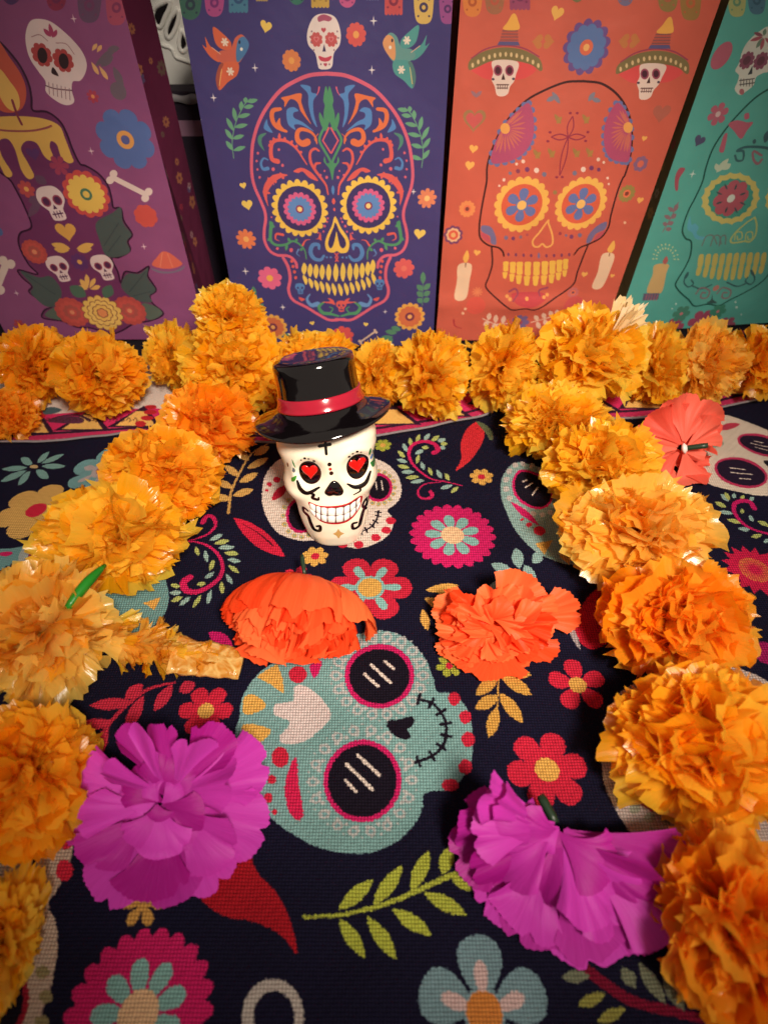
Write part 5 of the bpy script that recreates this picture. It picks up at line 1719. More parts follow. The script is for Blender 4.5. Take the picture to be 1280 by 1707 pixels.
def marigold(px, py, w, h, lift, axis, kind, label, seed, wide=0.25, group='orange film marigolds of the garlands', dens=1.0, rmin=0.82, cz=None):
    r = random.Random(seed)
    c, R = solve_place(px, py, w, h, lift)
    m = (w + h) / 2
    root = empty('marigold', (c.x, c.y, 0.0015))
    root.scale = (w / m, 1.0, 1.0)
    tag(root, label, 'paper flower', group)
    ax = Vector(axis).normalized()
    e1 = ax.cross(Vector((0.2, 0.5, 0.8))).normalized()
    e2 = ax.cross(e1)
    vs = h / m
    for pol, n in RINGS:
        n = max(2, int(round(n * dens)))
        off = r.uniform(0, 6.28)
        for k in range(n):
            p = math.radians(pol + r.uniform(-10, 10))
            a = off + 2 * math.pi * (k + r.uniform(-.35, .35)) / n
            d = ax * math.cos(p) + (e1 * math.cos(a) + e2 * math.sin(a)) * math.sin(p)
            d = Vector((d.x, d.y * vs, d.z * vs))
            ln = R * r.uniform(rmin, 1.13) * (1 if r.random() < .9 else 1.1)
            low = -(c.z - 0.004) / ln
            if d.z < low:
                d.z = low + r.uniform(0, 0.12)
            me = r.choice(VARW[kind] if r.random() < wide else VAR[kind])
            o = bpy.data.objects.new('petal', me if me.users == 0 else me.copy())
            col.objects.link(o)
            o.parent = root
            M3 = orient(d, ax, r.gauss(0, 0.7))
            L = ln * d.length if d.length > .3 else ln * .3
            sx = R * r.uniform(0.85, 1.2)
            M = M3.to_4x4() @ Matrix.Diagonal((sx, sx, L, 1))
            M.translation = Vector((0, 0, c.z - 0.0015)) + d.normalized() * R * 0.02
            o.matrix_local = M
    return root, c, R


LG = 'orange film marigolds of the garlands'
X = (1, 0, 0)
FL = [
    # px, py, w, h, lift, axis, kind, label
    (60, 612, 134, 133, .85, (1, -.3, .3), 'amber', 'shaded orange film marigold at the bottom corner of the purple bag', .2),
    (168, 625, 167, 144, .85, (.6, -.8, .5), 'amber', 'orange film marigold resting below the red and yellow flowers of the candle print', .2),
    (2, 690, 121, 94, .7, (1, -.4, .4), 'orange', 'dim brownish marigold cut off by the frame beside the triangle border', .3),
    (288, 595, 105, 123, .9, (1, -.2, .2), 'gold', 'narrow film marigold squeezed behind the big one below the purple bag', .4),
    (386, 612, 176, 156, 1.1, (.5, -.8, .5), 'gold', 'large bright marigold in front of the gap between purple and navy bags', .3),
    (384, 530, 130, 114, 2.6, (.2, -.4, 1), 'gold', 'marigold perched on top of another in the gap between two bags', .2),
    (458, 640, 99, 114, .9, X, 'amber', 'marigold mostly hidden behind the brim of the black hat', .3),
    (522, 597, 143, 83, 1.0, (.3, -.3, 1), 'gold', 'marigold peeping out above the flat crown of the hat', .5),
    (628, 622, 101, 114, .9, (1, -.2, .1), 'gold', 'smooth petalled marigold half hidden behind the hat, nearest its red band', .8),
    (717, 627, 136, 152, .9, (.9, -.4, .25), 'gold', 'round fan shaped marigold standing below the navy bag, clear of the hat', .5),
    (838, 615, 134, 152, .9, (1, -.35, .2), 'gold', 'tall film marigold standing below the middle of the orange bag', .5),
    (980, 592, 189, 164, 1.15, (.2, -.7, .8), 'gold', 'biggest marigold of the back row with a pale film wisp on top', .3),
    (1088, 612, 101, 146, .9, (1, -.3, .2), 'gold', 'slim marigold wedged beside the biggest one of the back row', .5),
    (1170, 607, 141, 139, .9, (.7, -.8, .4), 'straw', 'pale gold marigold standing below the orange candle of the teal bag', .3),
    (1258, 605, 121, 125, .9, (.8, -.5, .3), 'amber', 'last marigold of the back row, cut by the frame below the teal bag', .3),
    # garland running down the left
    (347, 706, 172, 140, .85, (.4, -.5, .9), 'orange', 'deep orange marigold lying next to the brim of the black hat', .2),
    (270, 797, 192, 168, .85, (.3, -.7, .8), 'amber', 'open marigold with wide rounded petals beside the yellow leaf sprig print', .8),
    (192, 895, 246, 180, .8, (.1, -.5, 1), 'gold', 'big golden marigold just above the green leaf', .6),
    (70, 1052, 235, 250, .75, (-.2, -.4, 1), 'straw', 'pale golden marigold below the green leaf, cut by the frame edge', .4),
    (48, 1300, 205, 260, .75, (.6, -.8, .6), 'amber', 'smooth orange marigold lying beside the red leaf branch print', .9),
    (5, 1575, 100, 240, .7, (.6, -.5, .6), 'gold', 'blurred marigold at the frame edge above the big pink flower print', .5),
    # garland running down the right
    (928, 708, 178, 134, .85, (-.4, -.5, .9), 'gold', 'bright marigold lying directly above the teal skull print with one dark eye', .3),
    (1000, 778, 196, 152, .85, (.1, -.5, 1), 'gold', 'ruffled marigold touching the salmon carnation', .3),
    (1064, 888, 262, 175, .8, (-.5, -.4, .8), 'straw', 'pale peach marigold with a broad fan of petals below the salmon carnation', .7),
    (1126, 1035, 258, 205, .8, (-.25, -.6, .9), 'orange', 'rosette shaped marigold opposite the coral carnation facing up', .4),
    (1172, 1242, 310, 262, .75, (-.2, -.35, 1), 'amber', 'largest near marigold with glossy pale petals beside the red flower prints', .7),
    (1222, 1545, 235, 350, .72, (-.5, -.6, .6), 'orange', 'dark orange marigold in the near corner beside a magenta carnation', .7),
]
placed = []
for i, (px, py, w, h, lift, ax, kind, lab, wide) in enumerate(FL):
    placed.append(marigold(px, py, w, h, lift, ax, kind, lab, 40 + i, wide))

# pale wisp standing on the biggest marigold of the back row
rt, c, R = placed[11]
rr = random.Random(3)
tip = Vector(ground(1030, 505, 0.062))
for k in range(9):
    o = bpy.data.objects.new('film_wisp', rr.choice(VAR['pale']))
    col.objects.link(o)
    o.parent = rt
    d = Vector((0.55 + rr.uniform(-.35, .35), rr.uniform(-.3, .3), 1.0)).normalized()
    M = orient(d, Vector((0, 1, 0)), rr.uniform(-1, 1)).to_4x4() @ Matrix.Diagonal((0.016, 0.016, R * 1.12, 1))
    M.translation = Vector((0.006, 0.0, c.z - 0.0015 + R * .15))
    o.matrix_local = M


# the bunched end of the left garland
def px_pt(x, y, z):
    return Vector(ground(x, y, z))


a, b = px_pt(150, 1060, 0.012), px_pt(338, 1098, 0.007)
root = empty('garland_end', (a.x, a.y, 0.0015))
tag(root, 'bunched tail end of the garland wrapped in clear amber tape', 'garland end')
rr = random.Random(11)
axd = (b - a).normalized()
for k in range(95):
    t = rr.random() ** 0.8
    p = a.lerp(b, t * .92)
    an = rr.uniform(0, 6.28)
    sd = Vector((0, 1, 0)) * math.cos(an) + Vector((0, 0, 1)) * math.sin(an)
    d = (axd * rr.uniform(.5, 1.2) + sd * rr.uniform(.5, .9) * (1.1 - t * .55))
    L = 0.020 * (1.15 - t * .5) * rr.uniform(.8, 1.2)
    if p.z + d.normalized().z * L < 0.003:
        d.z = (0.003 - p.z) / L
    o = bpy.data.objects.new('petal', rr.choice(VAR['straw' if rr.random() < .6 else 'gold']))
    col.objects.link(o)
    o.parent = root
    M = orient(d, axd, rr.gauss(0, .5)).to_4x4() @ Matrix.Diagonal((0.016, 0.016, L, 1))
    M.translation = p - Vector((a.x, a.y, 0.0015))
    o.matrix_local = M
M_tape, nt, bs, out = nodes_of('amber_tape')
bs.inputs['Base Color'].default_value = srgb(206, 140, 62)
bs.inputs['Roughness'].default_value = 0.18
bs.inputs['Transmission Weight'].default_value = 0.25
bs.inputs['Subsurface Weight'].default_value = 0.0
nz = nt.nodes.new('ShaderNodeTexNoise')
nz.inputs['Scale'].default_value = 110
nz.inputs['Distortion'].default_value = 2.5
tc = nt.nodes.new('ShaderNodeTexCoord')
nt.links.new(tc.outputs['Object'], nz.inputs['Vector'])
cr = nt.nodes.new('ShaderNodeValToRGB')
cr.color_ramp.elements[0].color = srgb(206, 132, 40)
cr.color_ramp.elements[1].color = srgb(240, 200, 120)
cr.color_ramp.elements[0].position = .35
cr.color_ramp.elements[1].position = .68
nt.links.new(nz.outputs['Fac'], cr.inputs['Fac'])
nt.links.new(cr.outputs['Color'], bs.inputs['Base Color'])
bp = nt.nodes.new('ShaderNodeBump')
bp.inputs['Strength'].default_value = .8
bp.inputs['Distance'].default_value = .001
nt.links.new(nz.outputs['Fac'], bp.inputs['Height'])
nt.links.new(bp.outputs['Normal'], bs.inputs['Normal'])
p0, p1 = px_pt(290, 1092, 0.008), px_pt(404, 1106, 0.006)
V = []
S, Lr = 18, 12
for j in range(Lr):
    t = j / (Lr - 1)
    p = p0.lerp(p1, t) - Vector((a.x, a.y, 0.0015))
    d = (p1 - p0).normalized()
    n1 = d.cross(Vector((0, 0, 1))).normalized()
    n2 = Vector((0, 0, 1))
    for k in range(S):
        an = 2 * math.pi * k / S
        q = 1 + .16 * noise.noise((math.cos(an) * 2 + 4, math.sin(an) * 2, t * 5)) + .05 * rr.uniform(-1, 1)
        wv = (0.0098 - .002 * t) * q
        hv = 0.0034 * q * (1 - .35 * t)
        z = max(p.z + math.sin(an) * hv, 0.0008)
        V.append((p.x + n1.x * math.cos(an) * wv, p.y + n1.y * math.cos(an) * wv, z))
mesh_obj('tape', V, grid_faces(S, Lr, True) + [tuple(range((Lr - 1) * S, Lr * S))], M_tape, root)

# green leaf between two marigolds of the left garland
M_leaf = plain('green_plastic', (28, 116, 28), 0.35, 0.25, 90, 0.2)
def stub(name, q0, q1, r, label, cat='leaf', group=None, mat=None, parent=None):
    q0, q1 = Vector(q0), Vector(q1)
    P = [q0.lerp(q1, t) + Vector((0, 0, math.sin(math.pi * t) * r * .6)) for t in np.linspace(0, 1, 9)]
    rd = [r * (0.25 + 0.75 * math.sin(math.pi * min(1, .12 + t * .86)) ** .8) for t in np.linspace(0, 1, 9)]
    v, f = tube(P, rd, 10)
    o = mesh_obj(name, [x - q0 for x in v] if parent is None else v, f, mat or M_leaf, parent)
    if parent is None:
        o.location = q0
        tag(o, label, cat, group)
    return o


stub('green_leaf', px_pt(112, 1016, .042), px_pt(176, 942, .042), .0024, 'slim bright green leaf tucked between two golden marigolds')
stub('green_leaf', px_pt(872, 622, .030), px_pt(914, 606, .030), .0022, 'tiny dark green leaf between two marigolds below the orange bag')
stub('green_leaf', px_pt(950, 742, .028), px_pt(978, 752, .028), .0024, 'tiny green leaf between two marigolds above the ruffled one')
stub('green_leaf', px_pt(1136, 1122, .022), px_pt(1172, 1126, .022), .003, 'dark green leaf showing between the rosette marigold and the largest near one')


# ------------------------------------------------------------------ silk carnations
def silk(name, dark, light, transl=.25):
    return petal_mat(name, dark, light, 0.5, transl, 0.3, 60, 0.28, 0.0)


M_coral = silk('silk_coral', (244, 72, 28), (255, 122, 66), .34)
M_salmon = silk('silk_salmon', (232, 84, 66), (250, 132, 108), .35)
M_mag = silk('silk_magenta', (166, 14, 132), (216, 68, 194), .3)
M_stem = plain('dark_green_stem', (30, 52, 34), .4, .2, 100)
M_white = plain('white_calyx', (232, 214, 206), .35, .1, 80)


def carnation_petal(seed, mat, R, half, ang, ruf, rip, jag, nr=10, na=33, drop=0.0, inner=0.10):
    """a fan-shaped petal: spans +-half radians of a cone opened by ang from the flower axis (+Z)"""
    r = random.Random(seed)
    ph, fr = r.uniform(0, 6.28), r.uniform(.75, 1.25) * rip
    ph2 = r.uniform(0, 6.28)
    lop = r.uniform(-.12, .12)
    V, U = [], []
    teeth = [r.uniform(0, jag) for _ in range(na)]
    dip = r.uniform(-.8, .8)
    for j in range(nr):
        t = j / (nr - 1)
        for i in range(na):
            s = i / (na - 1) * 2 - 1
            a = s * half * (0.5 + 0.5 * t)
            L = R * (inner + (1 - inner) * t) * (1 - 0.16 * abs(s) ** 2.5 * t + lop * s * t - .08 * t * math.exp(-((s - dip) / .08) ** 2))
            if j == nr - 1:
                L *= 1 - teeth[i] * .6 - (jag * .7 if i % 2 else 0)
            fold = math.sin(fr * s * 3.0 + ph)
            fold = math.copysign(abs(fold) ** .7, fold)
            op = ang + ruf * t ** 1.3 * (fold + .35 * math.sin(fr * 2.3 * s * 3 + ph2 + t)) + drop * t * t
            V.append((L * math.sin(op) * math.cos(a), L * math.sin(op) * math.sin(a), L * math.cos(op)))
            U.append((i / (na - 1), t))
    me = bpy.data.meshes.new('petal')
    me.from_pydata(V, [], grid_faces(na, nr))
    lay = me.uv_layers.new(name='UVMap')
    idx = np.empty(len(me.loops), np.int32)
    me.loops.foreach_get('vertex_index', idx)
    lay.data.foreach_set('uv', np.asarray(U, np.float32)[idx].ravel())
    me.polygons.foreach_set('use_smooth', np.ones(len(me.polygons), bool))
    me.materials.append(mat)
    me.update()
    return me


def carnation(name, loc, axis, R, mat, petals, label, seed, squash=(1, 1, 1), jag=.02, stem=None, stem_r=.0016, calyx=0.0, scatter=.05):
    """petals: (azimuth, half width, opening, all in degrees; length, ruffle, ripples, droop, lift off the centre);
    azimuth 90 points up along the cloth, away from the viewer"""
    r = random.Random(seed)
    base = Vector(loc)
    root = empty(name, (base.x, base.y, 0.0015))
    tag(root, label, 'carnation', 'silk carnations lying on the runner')
    z = Vector(axis).normalized()
    x = Vector((0, 0, 1)).cross(z).normalized()
    y = z.cross(x)
    B = Matrix((x, y, z)).transposed() @ Matrix.Diagonal(squash)
    ctr = Vector((0, 0, base.z - 0.0015))
    for k, (az, half, op, ln, ruf, rip, drop, off) in enumerate(petals):
        me = carnation_petal(seed * 100 + k, mat, R * ln, math.radians(half), math.radians(op), ruf, rip, jag, drop=drop)
        T = B @ Matrix.Rotation(math.radians(az), 3, 'Z')
        jit = B @ Vector((r.uniform(-1, 1) * scatter, r.uniform(-1, 1) * scatter, off)) * R
        floor = 0.0006 + 0.00025 * k
        for v in me.vertices:
            q = T @ v.co + ctr + jit
            if q.z < floor:
                q.z = floor - (q.z - floor) * 0.03
            v.co = q
        o = bpy.data.objects.new('petal', me)
        col.objects.link(o)
        o.parent = root
    if stem:
        p1 = ctr + Vector(stem)
        p1.z = max(p1.z, .001)
        v, f = tube([ctr.lerp(p1, t) for t in np.linspace(0.0, 1, 5)], [stem_r * .8, stem_r, stem_r, stem_r * 1.05, stem_r * .9], 10)
        mesh_obj('stem', v, f, M_stem, root)
        if calyx:
            c1 = ctr + (p1 - ctr) * .12
            dn = (p1 - ctr).normalized() * calyx
            v, f = tube([c1 - dn * .9, c1 - dn * .5, c1, c1 + dn * .4, c1 + dn * .62], [calyx * .5, calyx * 1.3, calyx * 1.5, calyx * .9, stem_r], 14)
            mesh_obj('calyx', v, f, M_white, root)
    return root


def rings(seed, spec, notch=None, wild=9):
    """(count, opening, length, ruffle, ripples, droop, lift, cover) per ring -> petals with their own irregularities"""
    r = random.Random(seed)
    out = []
    for n, op, ln, ruf, rip, drop, off, cover in spec:
        a0 = r.uniform(0, 360)
        for k in range(n):
            az = a0 + 360 * (k + r.uniform(-.18, .18)) / n
            L = ln * r.uniform(.9, 1.08)
            if notch:
                dd = (az - notch[0] + 180) % 360 - 180
                L *= 1 - notch[1] * math.exp(-(dd / notch[2]) ** 2)
            out.append((az, 180 / n * cover, op + r.uniform(-wild, wild), L, ruf * r.uniform(.7, 1.2), rip, drop, off + r.uniform(-.04, .04)))
    return out


# coral carnation lying on its side: smooth outer petals above, ruffles in its mouth
carnation('carnation', ground(508, 958, .016), (-.14, -1, -.02), .045, M_coral,
          [(205, 40, 74, .96, .07, 1.3, -.5, 0), (165, 34, 75, .98, .07, 1.4, -.52, 0), (124, 30, 77, .97, .07, 1.5, -.5, 0), (88, 26, 73, 1.0, .08, 1.4, -.5, 0), (54, 28, 75, 1.02, .07, 1.5, -.46, 0), (14, 32, 74, 1.07, .06, 1.4, -.38, 0), (-30, 36, 60, .98, .08, 1.4, -.3, 0), (-75, 40, 58, .98, .08, 1.6, -.3, 0), (-120, 40, 58, .98, .08, 1.6, -.3, 0)]
          + rings(4, [(8, 50, 1.02, .10, 2.2, -.25, 0, 1.2), (8, 40, 1.02, .12, 2.3, -.2, 0, 1.2), (7, 30, 1.02, .14, 2.4, -.1, 0, 1.2), (6, 20, 1.02, .15, 2.4, 0, 0, 1.2), (5, 10, 1.0, .16, 2.4, 0, 0, 1.2)], None, 3),
          'coral orange carnation lying on its side with smooth petals on top, beside the skull figurine', 3, squash=(1.04, .5, 1.05), jag=.03, stem=(-.002, .010, .003), stem_r=.0011, scatter=.02)
# coral carnation facing up
carnation('carnation', ground(828, 1042, .007), (-.02, -.72, .75), .0325, M_coral,
          rings(9, [(7, 84, 1.0, .13, 1.9, -.1, -.02, 1.2), (6, 72, .98, .2, 1.7, .05, .02, 1.2), (6, 60, .92, .25, 1.7, .15, .07, 1.15), (6, 49, .82, .28, 1.6, .25, .12, 1.15), (6, 38, .7, .3, 1.5, .35, .17, 1.2), (5, 28, .56, .3, 1.4, .45, .2, 1.2)], (98, .34, 24), 13),
          'coral orange carnation facing up with tightly ruffled petals above the yellow leaf print', 5, squash=(1.16, .84, .8), jag=.035, scatter=.18)
# salmon carnation seen from behind
carnation('carnation', ground(1136, 748, .019), (.10, .72, -.55), .029, M_salmon,
          [(96, 44, 70, 1.1, .16, 1.3, .35, 0), (48, 36, 66, 1.0, .2, 1.2, .35, 0), (140, 30, 66, .9, .2, 1.2, .35, 0), (184, 24, 58, .62, .2, 1.0, .2, 0), (-6, 26, 70, .8, .22, 1.0, .3, 0), (-58, 32, 76, .98, .14, 1.0, .2, 0), (-112, 32, 76, .98, .14, 1.0, .2, 0)]
          + rings(3, [(5, 54, 1.0, .22, 1.3, .3, .05, 1.1), (4, 40, .85, .25, 1.3, .2, .05, 1.1)]),
          'salmon pink carnation seen from behind with white centre and cut green stem', 8, jag=.022, stem=(.012, -.004, .006), stem_r=.0016, calyx=.0022)
# magenta carnations
carnation('carnation', ground(280, 1332, .010), (.04, -.5, .87), .039, M_mag,
          [(158, 19, 80, .9, .09, .8, 0, 0), (122, 14, 74, .86, .12, .7, 0, 0), (86, 14, 68, .9, .12, .6, 0, 0), (44, 19, 72, 1.0, .12, .7, 0, 0), (18, 23, 84, 1.06, .07, 1.0, 0, 0), (-18, 24, 86, 1.05, .06, 1.0, 0, 0), (-52, 25, 86, 1.04, .06, 1.0, 0, 0), (-88, 25, 86, 1.04, .06, 1.0, 0, 0), (-124, 25, 86, 1.02, .06, 1.0, 0, 0), (-160, 24, 86, .98, .07, 1.0, 0, 0),
           (146, 15, 52, .8, .2, .5, .1, .02), (104, 13, 44, .84, .22, .45, .15, .02), (58, 17, 48, .9, .22, .5, .1, .02), (8, 24, 64, .84, .16, .7, .1, .02), (-44, 28, 70, .92, .13, .7, .1, .02), (-95, 30, 72, .94, .12, .8, .1, .02), (-142, 24, 68, .88, .16, .6, .1, .02), (178, 20, 62, .8, .18, .6, .1, .02),
           (-60, 52, 62, .56, .14, .6, .5, .05), (-120, 46, 60, .5, .14, .6, .5, .05), (10, 46, 54, .5, .16, .5, .6, .05), (75, 46, 48, .5, .18, .5, .5, .05), (135, 44, 48, .48, .18, .5, .5, .05), (-175, 44, 54, .46, .16, .5, .6, .05), (-78, 42, 70, .52, .10, .5, .25, .16), (-130, 30, 64, .46, .12, .5, .3, .14), (-20, 34, 62, .5, .14, .5, .3, .13), (40, 40, 66, .3, .1, .5, .5, .16), (120, 44, 64, .3, .1, .5, .5, .16), (-85, 60, 74, .24, .06, .5, .5, .22)],
          'magenta carnation with open ruffled petals covering the edge of the teal skull print', 13, jag=.017, scatter=.05)
carnation('carnation', ground(926, 1372, .014), (-.06, -.66, .75), .040, M_mag,
          [(158, 20, 68, .98, .12, .7, -.1, .05), (178, 22, 84, 1.0, .10, .8, -.1, 0), (202, 24, 84, 1.02, .10, .8, -.1, 0), (232, 26, 86, 1.08, .10, .9, -.1, 0), (262, 26, 86, 1.2, .09, .9, -.1, 0), (292, 26, 86, 1.34, .09, .9, -.1, 0), (322, 26, 84, 1.3, .09, .9, -.1, 0), (350, 20, 78, 1.08, .09, .8, -.1, .02),
           (152, 18, 58, .86, .18, .6, .1, .05), (176, 24, 58, .94, .2, .5, .1, .04), (212, 24, 66, .96, .2, .6, .1, .04), (250, 26, 66, 1.02, .2, .7, .1, .04), (294, 28, 72, 1.2, .18, .7, .1, .04), (330, 26, 68, 1.18, .18, .7, .1, .04),
           (185, 30, 46, .7, .22, .5, .5, .08), (226, 24, 46, .7, .26, .5, .4, .08), (262, 28, 54, .66, .24, .5, .3, .08), (312, 28, 56, .98, .2, .6, .2, .08), (342, 22, 58, .98, .18, .6, .1, .07), (165, 34, 40, .54, .2, .5, .4, .08), (288, 30, 50, .8, .24, .6, .2, .1), (300, 60, 60, .42, .12, .5, .5, .1), (200, 60, 50, .38, .12, .5, .6, .12), (250, 75, 68, .36, .1, .5, .6, .14), (330, 40, 52, .6, .16, .5, .3, .12)],
          'magenta carnation lying on its side with its dark stem tip showing', 21, jag=.016, stem=(-.004, .010, .000), stem_r=.0018, scatter=.05)


# ------------------------------------------------------------------ skull figurine with top hat
FB = Vector(ground(562, 884))
LEAN, ROLL = math.radians(-20), math.radians(-4)
FR = Matrix.Rotation(LEAN, 3, 'X') @ Matrix.Rotation(ROLL, 3, 'Y')
FRn = np.array(FR)
face = Surface(np.array(FB) + FRn @ np.array([0, -.0195, 0]), FRn @ np.array([1., 0, 0]), FRn @ np.array([0, 0, 1.]), (-.036, .036, -.012, .080), 16000, (246, 236, 212))
face.n = np.cross(face.ex, face.ey)
K9 = .234375
fp = one(A9, 0, 0)


def f_uv(x, y):
    return face.uv(A9((x, y)))[0]


IV = (246, 236, 212)
PB = (18, 12, 12)
# painted marks
face.stroke(A9((610, 835), (618, 915)), 5.2, PB)
face.stroke(A9((565, 860), (645, 848)), 5.2, PB)
for x, y, r, c in ((640, 990, 12, PB), (645, 1025, 9, (196, 60, 50)), (652, 1056, 12, PB), (463, 948, 8, PB), (490, 953, 6, PB), (436, 965, 5, PB), (528, 970, 9, PB), (777, 945, 8, PB), (803, 925, 6, PB), (834, 913, 8, PB), (860, 925, 5, PB)):
    q = one(A9, x, y)
    face.pell(q[0], q[1], r * K9 * 1.25, r * K9 * 1.25, c)
GRN2 = (36, 122, 60)
for P, c in ((((368, 965), (385, 995), (392, 1035), (375, 1000)), GRN2), (((375, 1030), (390, 1050), (385, 1070), (368, 1062)), (96, 104, 110)), (((360, 1115), (398, 1092), (390, 1125), (362, 1142)), (60, 140, 50)),
             (((328, 1005), (338, 1020), (334, 1045), (324, 1030)), (120, 70, 50)), (((928, 915), (932, 950), (918, 980), (914, 945)), GRN2), (((940, 940), (948, 965), (938, 985)), (90, 130, 120)),
             (((936, 978), (945, 1010), (930, 1020), (922, 1006)), (90, 150, 215)), (((925, 1040), (962, 1050), (968, 1085), (940, 1075)), GRN2), (((962, 745), (972, 770), (968, 795), (958, 770)), (60, 130, 60))):
    face.poly(A9(*P), c)
# brow swirls below the eyes
face.stroke(A9((405, 1128), (430, 1180), (480, 1205), (565, 1160)), 4, PB, 3, bulge=5)
face.stroke(A9((500, 1205), (525, 1215), (515, 1240), (555, 1250), (560, 1235)), 4, PB, 3, bulge=2)
face.stroke(A9((765, 1138), (820, 1165), (890, 1150), (925, 1095)), 3, PB, 4, bulge=4.5)
face.stroke(A9((850, 1165), (855, 1195), (808, 1222)), 4.5, PB, 2)
# jaw swirls
face.stroke(A9((480, 1345), (445, 1335), (445, 1370), (480, 1385), (500, 1430), (525, 1475), (565, 1478), (570, 1440), (545, 1445)), 3.6, PB, 4, bulge=3.2)
face.stroke(A9((895, 1375), (870, 1335), (895, 1295), (905, 1330), (875, 1375), (860, 1420), (845, 1470), (805, 1475), (800, 1435), (830, 1435)), 3.4, PB, 4, bulge=2.6)
# lips and teeth ground, star
face.poly(A9((485, 1275), (560, 1288), (660, 1288), (770, 1275), (862, 1240), (862, 1310), (830, 1365), (770, 1405), (700, 1420), (620, 1415), (560, 1390), (515, 1340)), (176, 30, 34))
face.poly(A9((500, 1286), (560, 1298), (660, 1300), (770, 1286), (850, 1256), (850, 1305), (820, 1354), (765, 1392), (700, 1406), (625, 1402), (568, 1378), (525, 1335)), (70, 40, 44))
P = []
for k in range(8):
    a = k * math.pi / 4
    r = 44 if k % 2 == 0 else 22
    P.append((700 + r * math.sin(a) * (1 if k % 2 else .95), 1502 - r * math.cos(a)))
face.poly(A9(*P), (200, 158, 92), smooth=False)

root = empty('skull_figurine', tuple(FB))
tag(root, 'white ceramic skull figurine with heart eyes wearing a glossy black top hat', 'figurine')
M_skull = printed('glazed_ceramic', face.to_image('skull_paint'), rough=0.22, spec=0.5, coat=0.3, bump=0.05, grain=0.04)
HW = np.array([(-14, 5), (-10, 8), (-6, 11), (-2, 13.4), (4, 16.2), (10, 18.2), (16, 19.4), (22, 20.0), (26, 21.0), (29, 23.0), (32, 25.0), (36, 25.3), (40, 24.2), (44, 23.7), (48, 24.6), (53, 26.2), (58, 26.2), (62, 24.2), (65, 21), (68, 14), (70, 3)], float)
YF = np.array([(-14, 3), (-10, 7), (-6, 10.5), (-2, 13.6), (4, 17), (10, 19.2), (14, 20.2), (20, 20.2), (26, 19.6), (34, 19.6), (42, 20.2), (50, 21.5), (58, 21.6), (62, 20.5), (65, 18), (68, 12), (70, 3)], float)
YB = np.array([(-14, 9), (-6, 11), (4, 13), (16, 16), (26, 21), (36, 25), (46, 27), (56, 26), (62, 23.5), (65, 20), (68, 13), (70, 3)], float)
eyeL, eyeR, noseP, mouthP = f_uv(497, 1062), f_uv(835, 1030), f_uv(668, 1175), f_uv(680, 1332)


def skull_y(x, z):
    """depth of the face surface in the figurine's own frame (metres, front is negative)"""
    hw = np.interp(z * 1000, HW[:, 0], HW[:, 1]) / 1000
    yf = np.interp(z * 1000, YF[:, 0], YF[:, 1]) / 1000
    s = min(abs(x) / hw, 1.0)
    y = -yf * (1 - s ** 2.5) ** (1 / 2.5)
    return y + relief(x, z)


def relief(x, z):
    d = 0.0
    for e in (eyeL, eyeR):
        r = math.hypot((x - e[0]) / .0072, (z - e[1]) / .0078)
        d += 0.0026 * math.exp(-(r ** 4)) - 0.0011 * math.exp(-((r - 1.25) / .25) ** 2)
    r = math.hypot((x - mouthP[0]) / .0135, (z - mouthP[1]) / .0065)
    d += -0.0012 * math.exp(-(r ** 4))
    for sg in (-1, 1):
        r = math.hypot((x - sg * .0195) / .006, (z - .030) / .005)
        d += -0.0024 * math.exp(-r * r)
        r = math.hypot((x - sg * .016) / .005, (z - .019) / .006)
        d += 0.0020 * math.exp(-r * r)
    return d


NA, NZ = 120, 84
V, UVs = [], []
for j in range(NZ):
    z = (-14 + 84 * j / (NZ - 1)) / 1000
    hw = np.interp(z * 1000, HW[:, 0], HW[:, 1]) / 1000
    yf = np.interp(z * 1000, YF[:, 0], YF[:, 1]) / 1000
    yb = np.interp(z * 1000, YB[:, 0], YB[:, 1]) / 1000
    for i in range(NA):
        a = 2 * math.pi * i / NA
        ca, sa = math.cos(a), math.sin(a)
        x = hw * math.copysign(abs(ca) ** .8, ca)
        yy = math.copysign(abs(sa) ** .8, sa)
        y = yy * (yb if sa > 0 else yf)
        if sa < 0:
            y += relief(x, z) * min(1, -sa * 2.2)
        q = FR @ Vector((x, y, z))
        if q.z < 0.0012:
            q.z = 0.0012
        V.append(q)
        UVs.append(face.uv01(x, z))
skull = mesh_obj('skull', V, grid_faces(NA, NZ, True) + [tuple(range(NA))[::-1], tuple(range((NZ - 1) * NA, NZ * NA))], M_skull, root, UVs)
so = skull.modifiers.new('smooth', 'SMOOTH')
so.factor = .5
so.iterations = 3

M_black = plain('black_glaze', (9, 6, 8), .08, .1, 40, 0.35, .6, 1.0, 70)
M_heart = plain('red_glaze', (214, 26, 22), .18, .12, 200, 0, .5, .5)
M_tooth = plain('tooth_glaze', (246, 238, 230), .18, .04, 200, 0, .5, .5)
M_band = plain('hat_band_glaze', (160, 20, 44), .15, .15, 120, .03, .5, .8, 90)


def dome(name, cx, cz, outline, height, mat, parent, rings=6, off=0.0):
    """a smooth dome with that outline (metres, figurine frame), lying on the face"""
    V, n = [], len(outline)
    for j in range(rings + 1):
        t = j / rings
        for (x, z) in outline:
            X_, Z_ = cx + (x - cx) * (1 - t), cz + (z - cz) * (1 - t)
            y = skull_y(X_, Z_) - off - height * math.sqrt(max(0, 1 - (1 - t) ** 2)) if t > 0 else skull_y(X_, Z_) + .0006
            V.append(FR @ Vector((X_, y, Z_)))
    return mesh_obj(name, V, grid_faces(n, rings + 1, True), mat, parent)


def uvs_of(P, smooth=True):
    P = A9(*P)
    return face.uv(crom(P, True) if smooth else P)


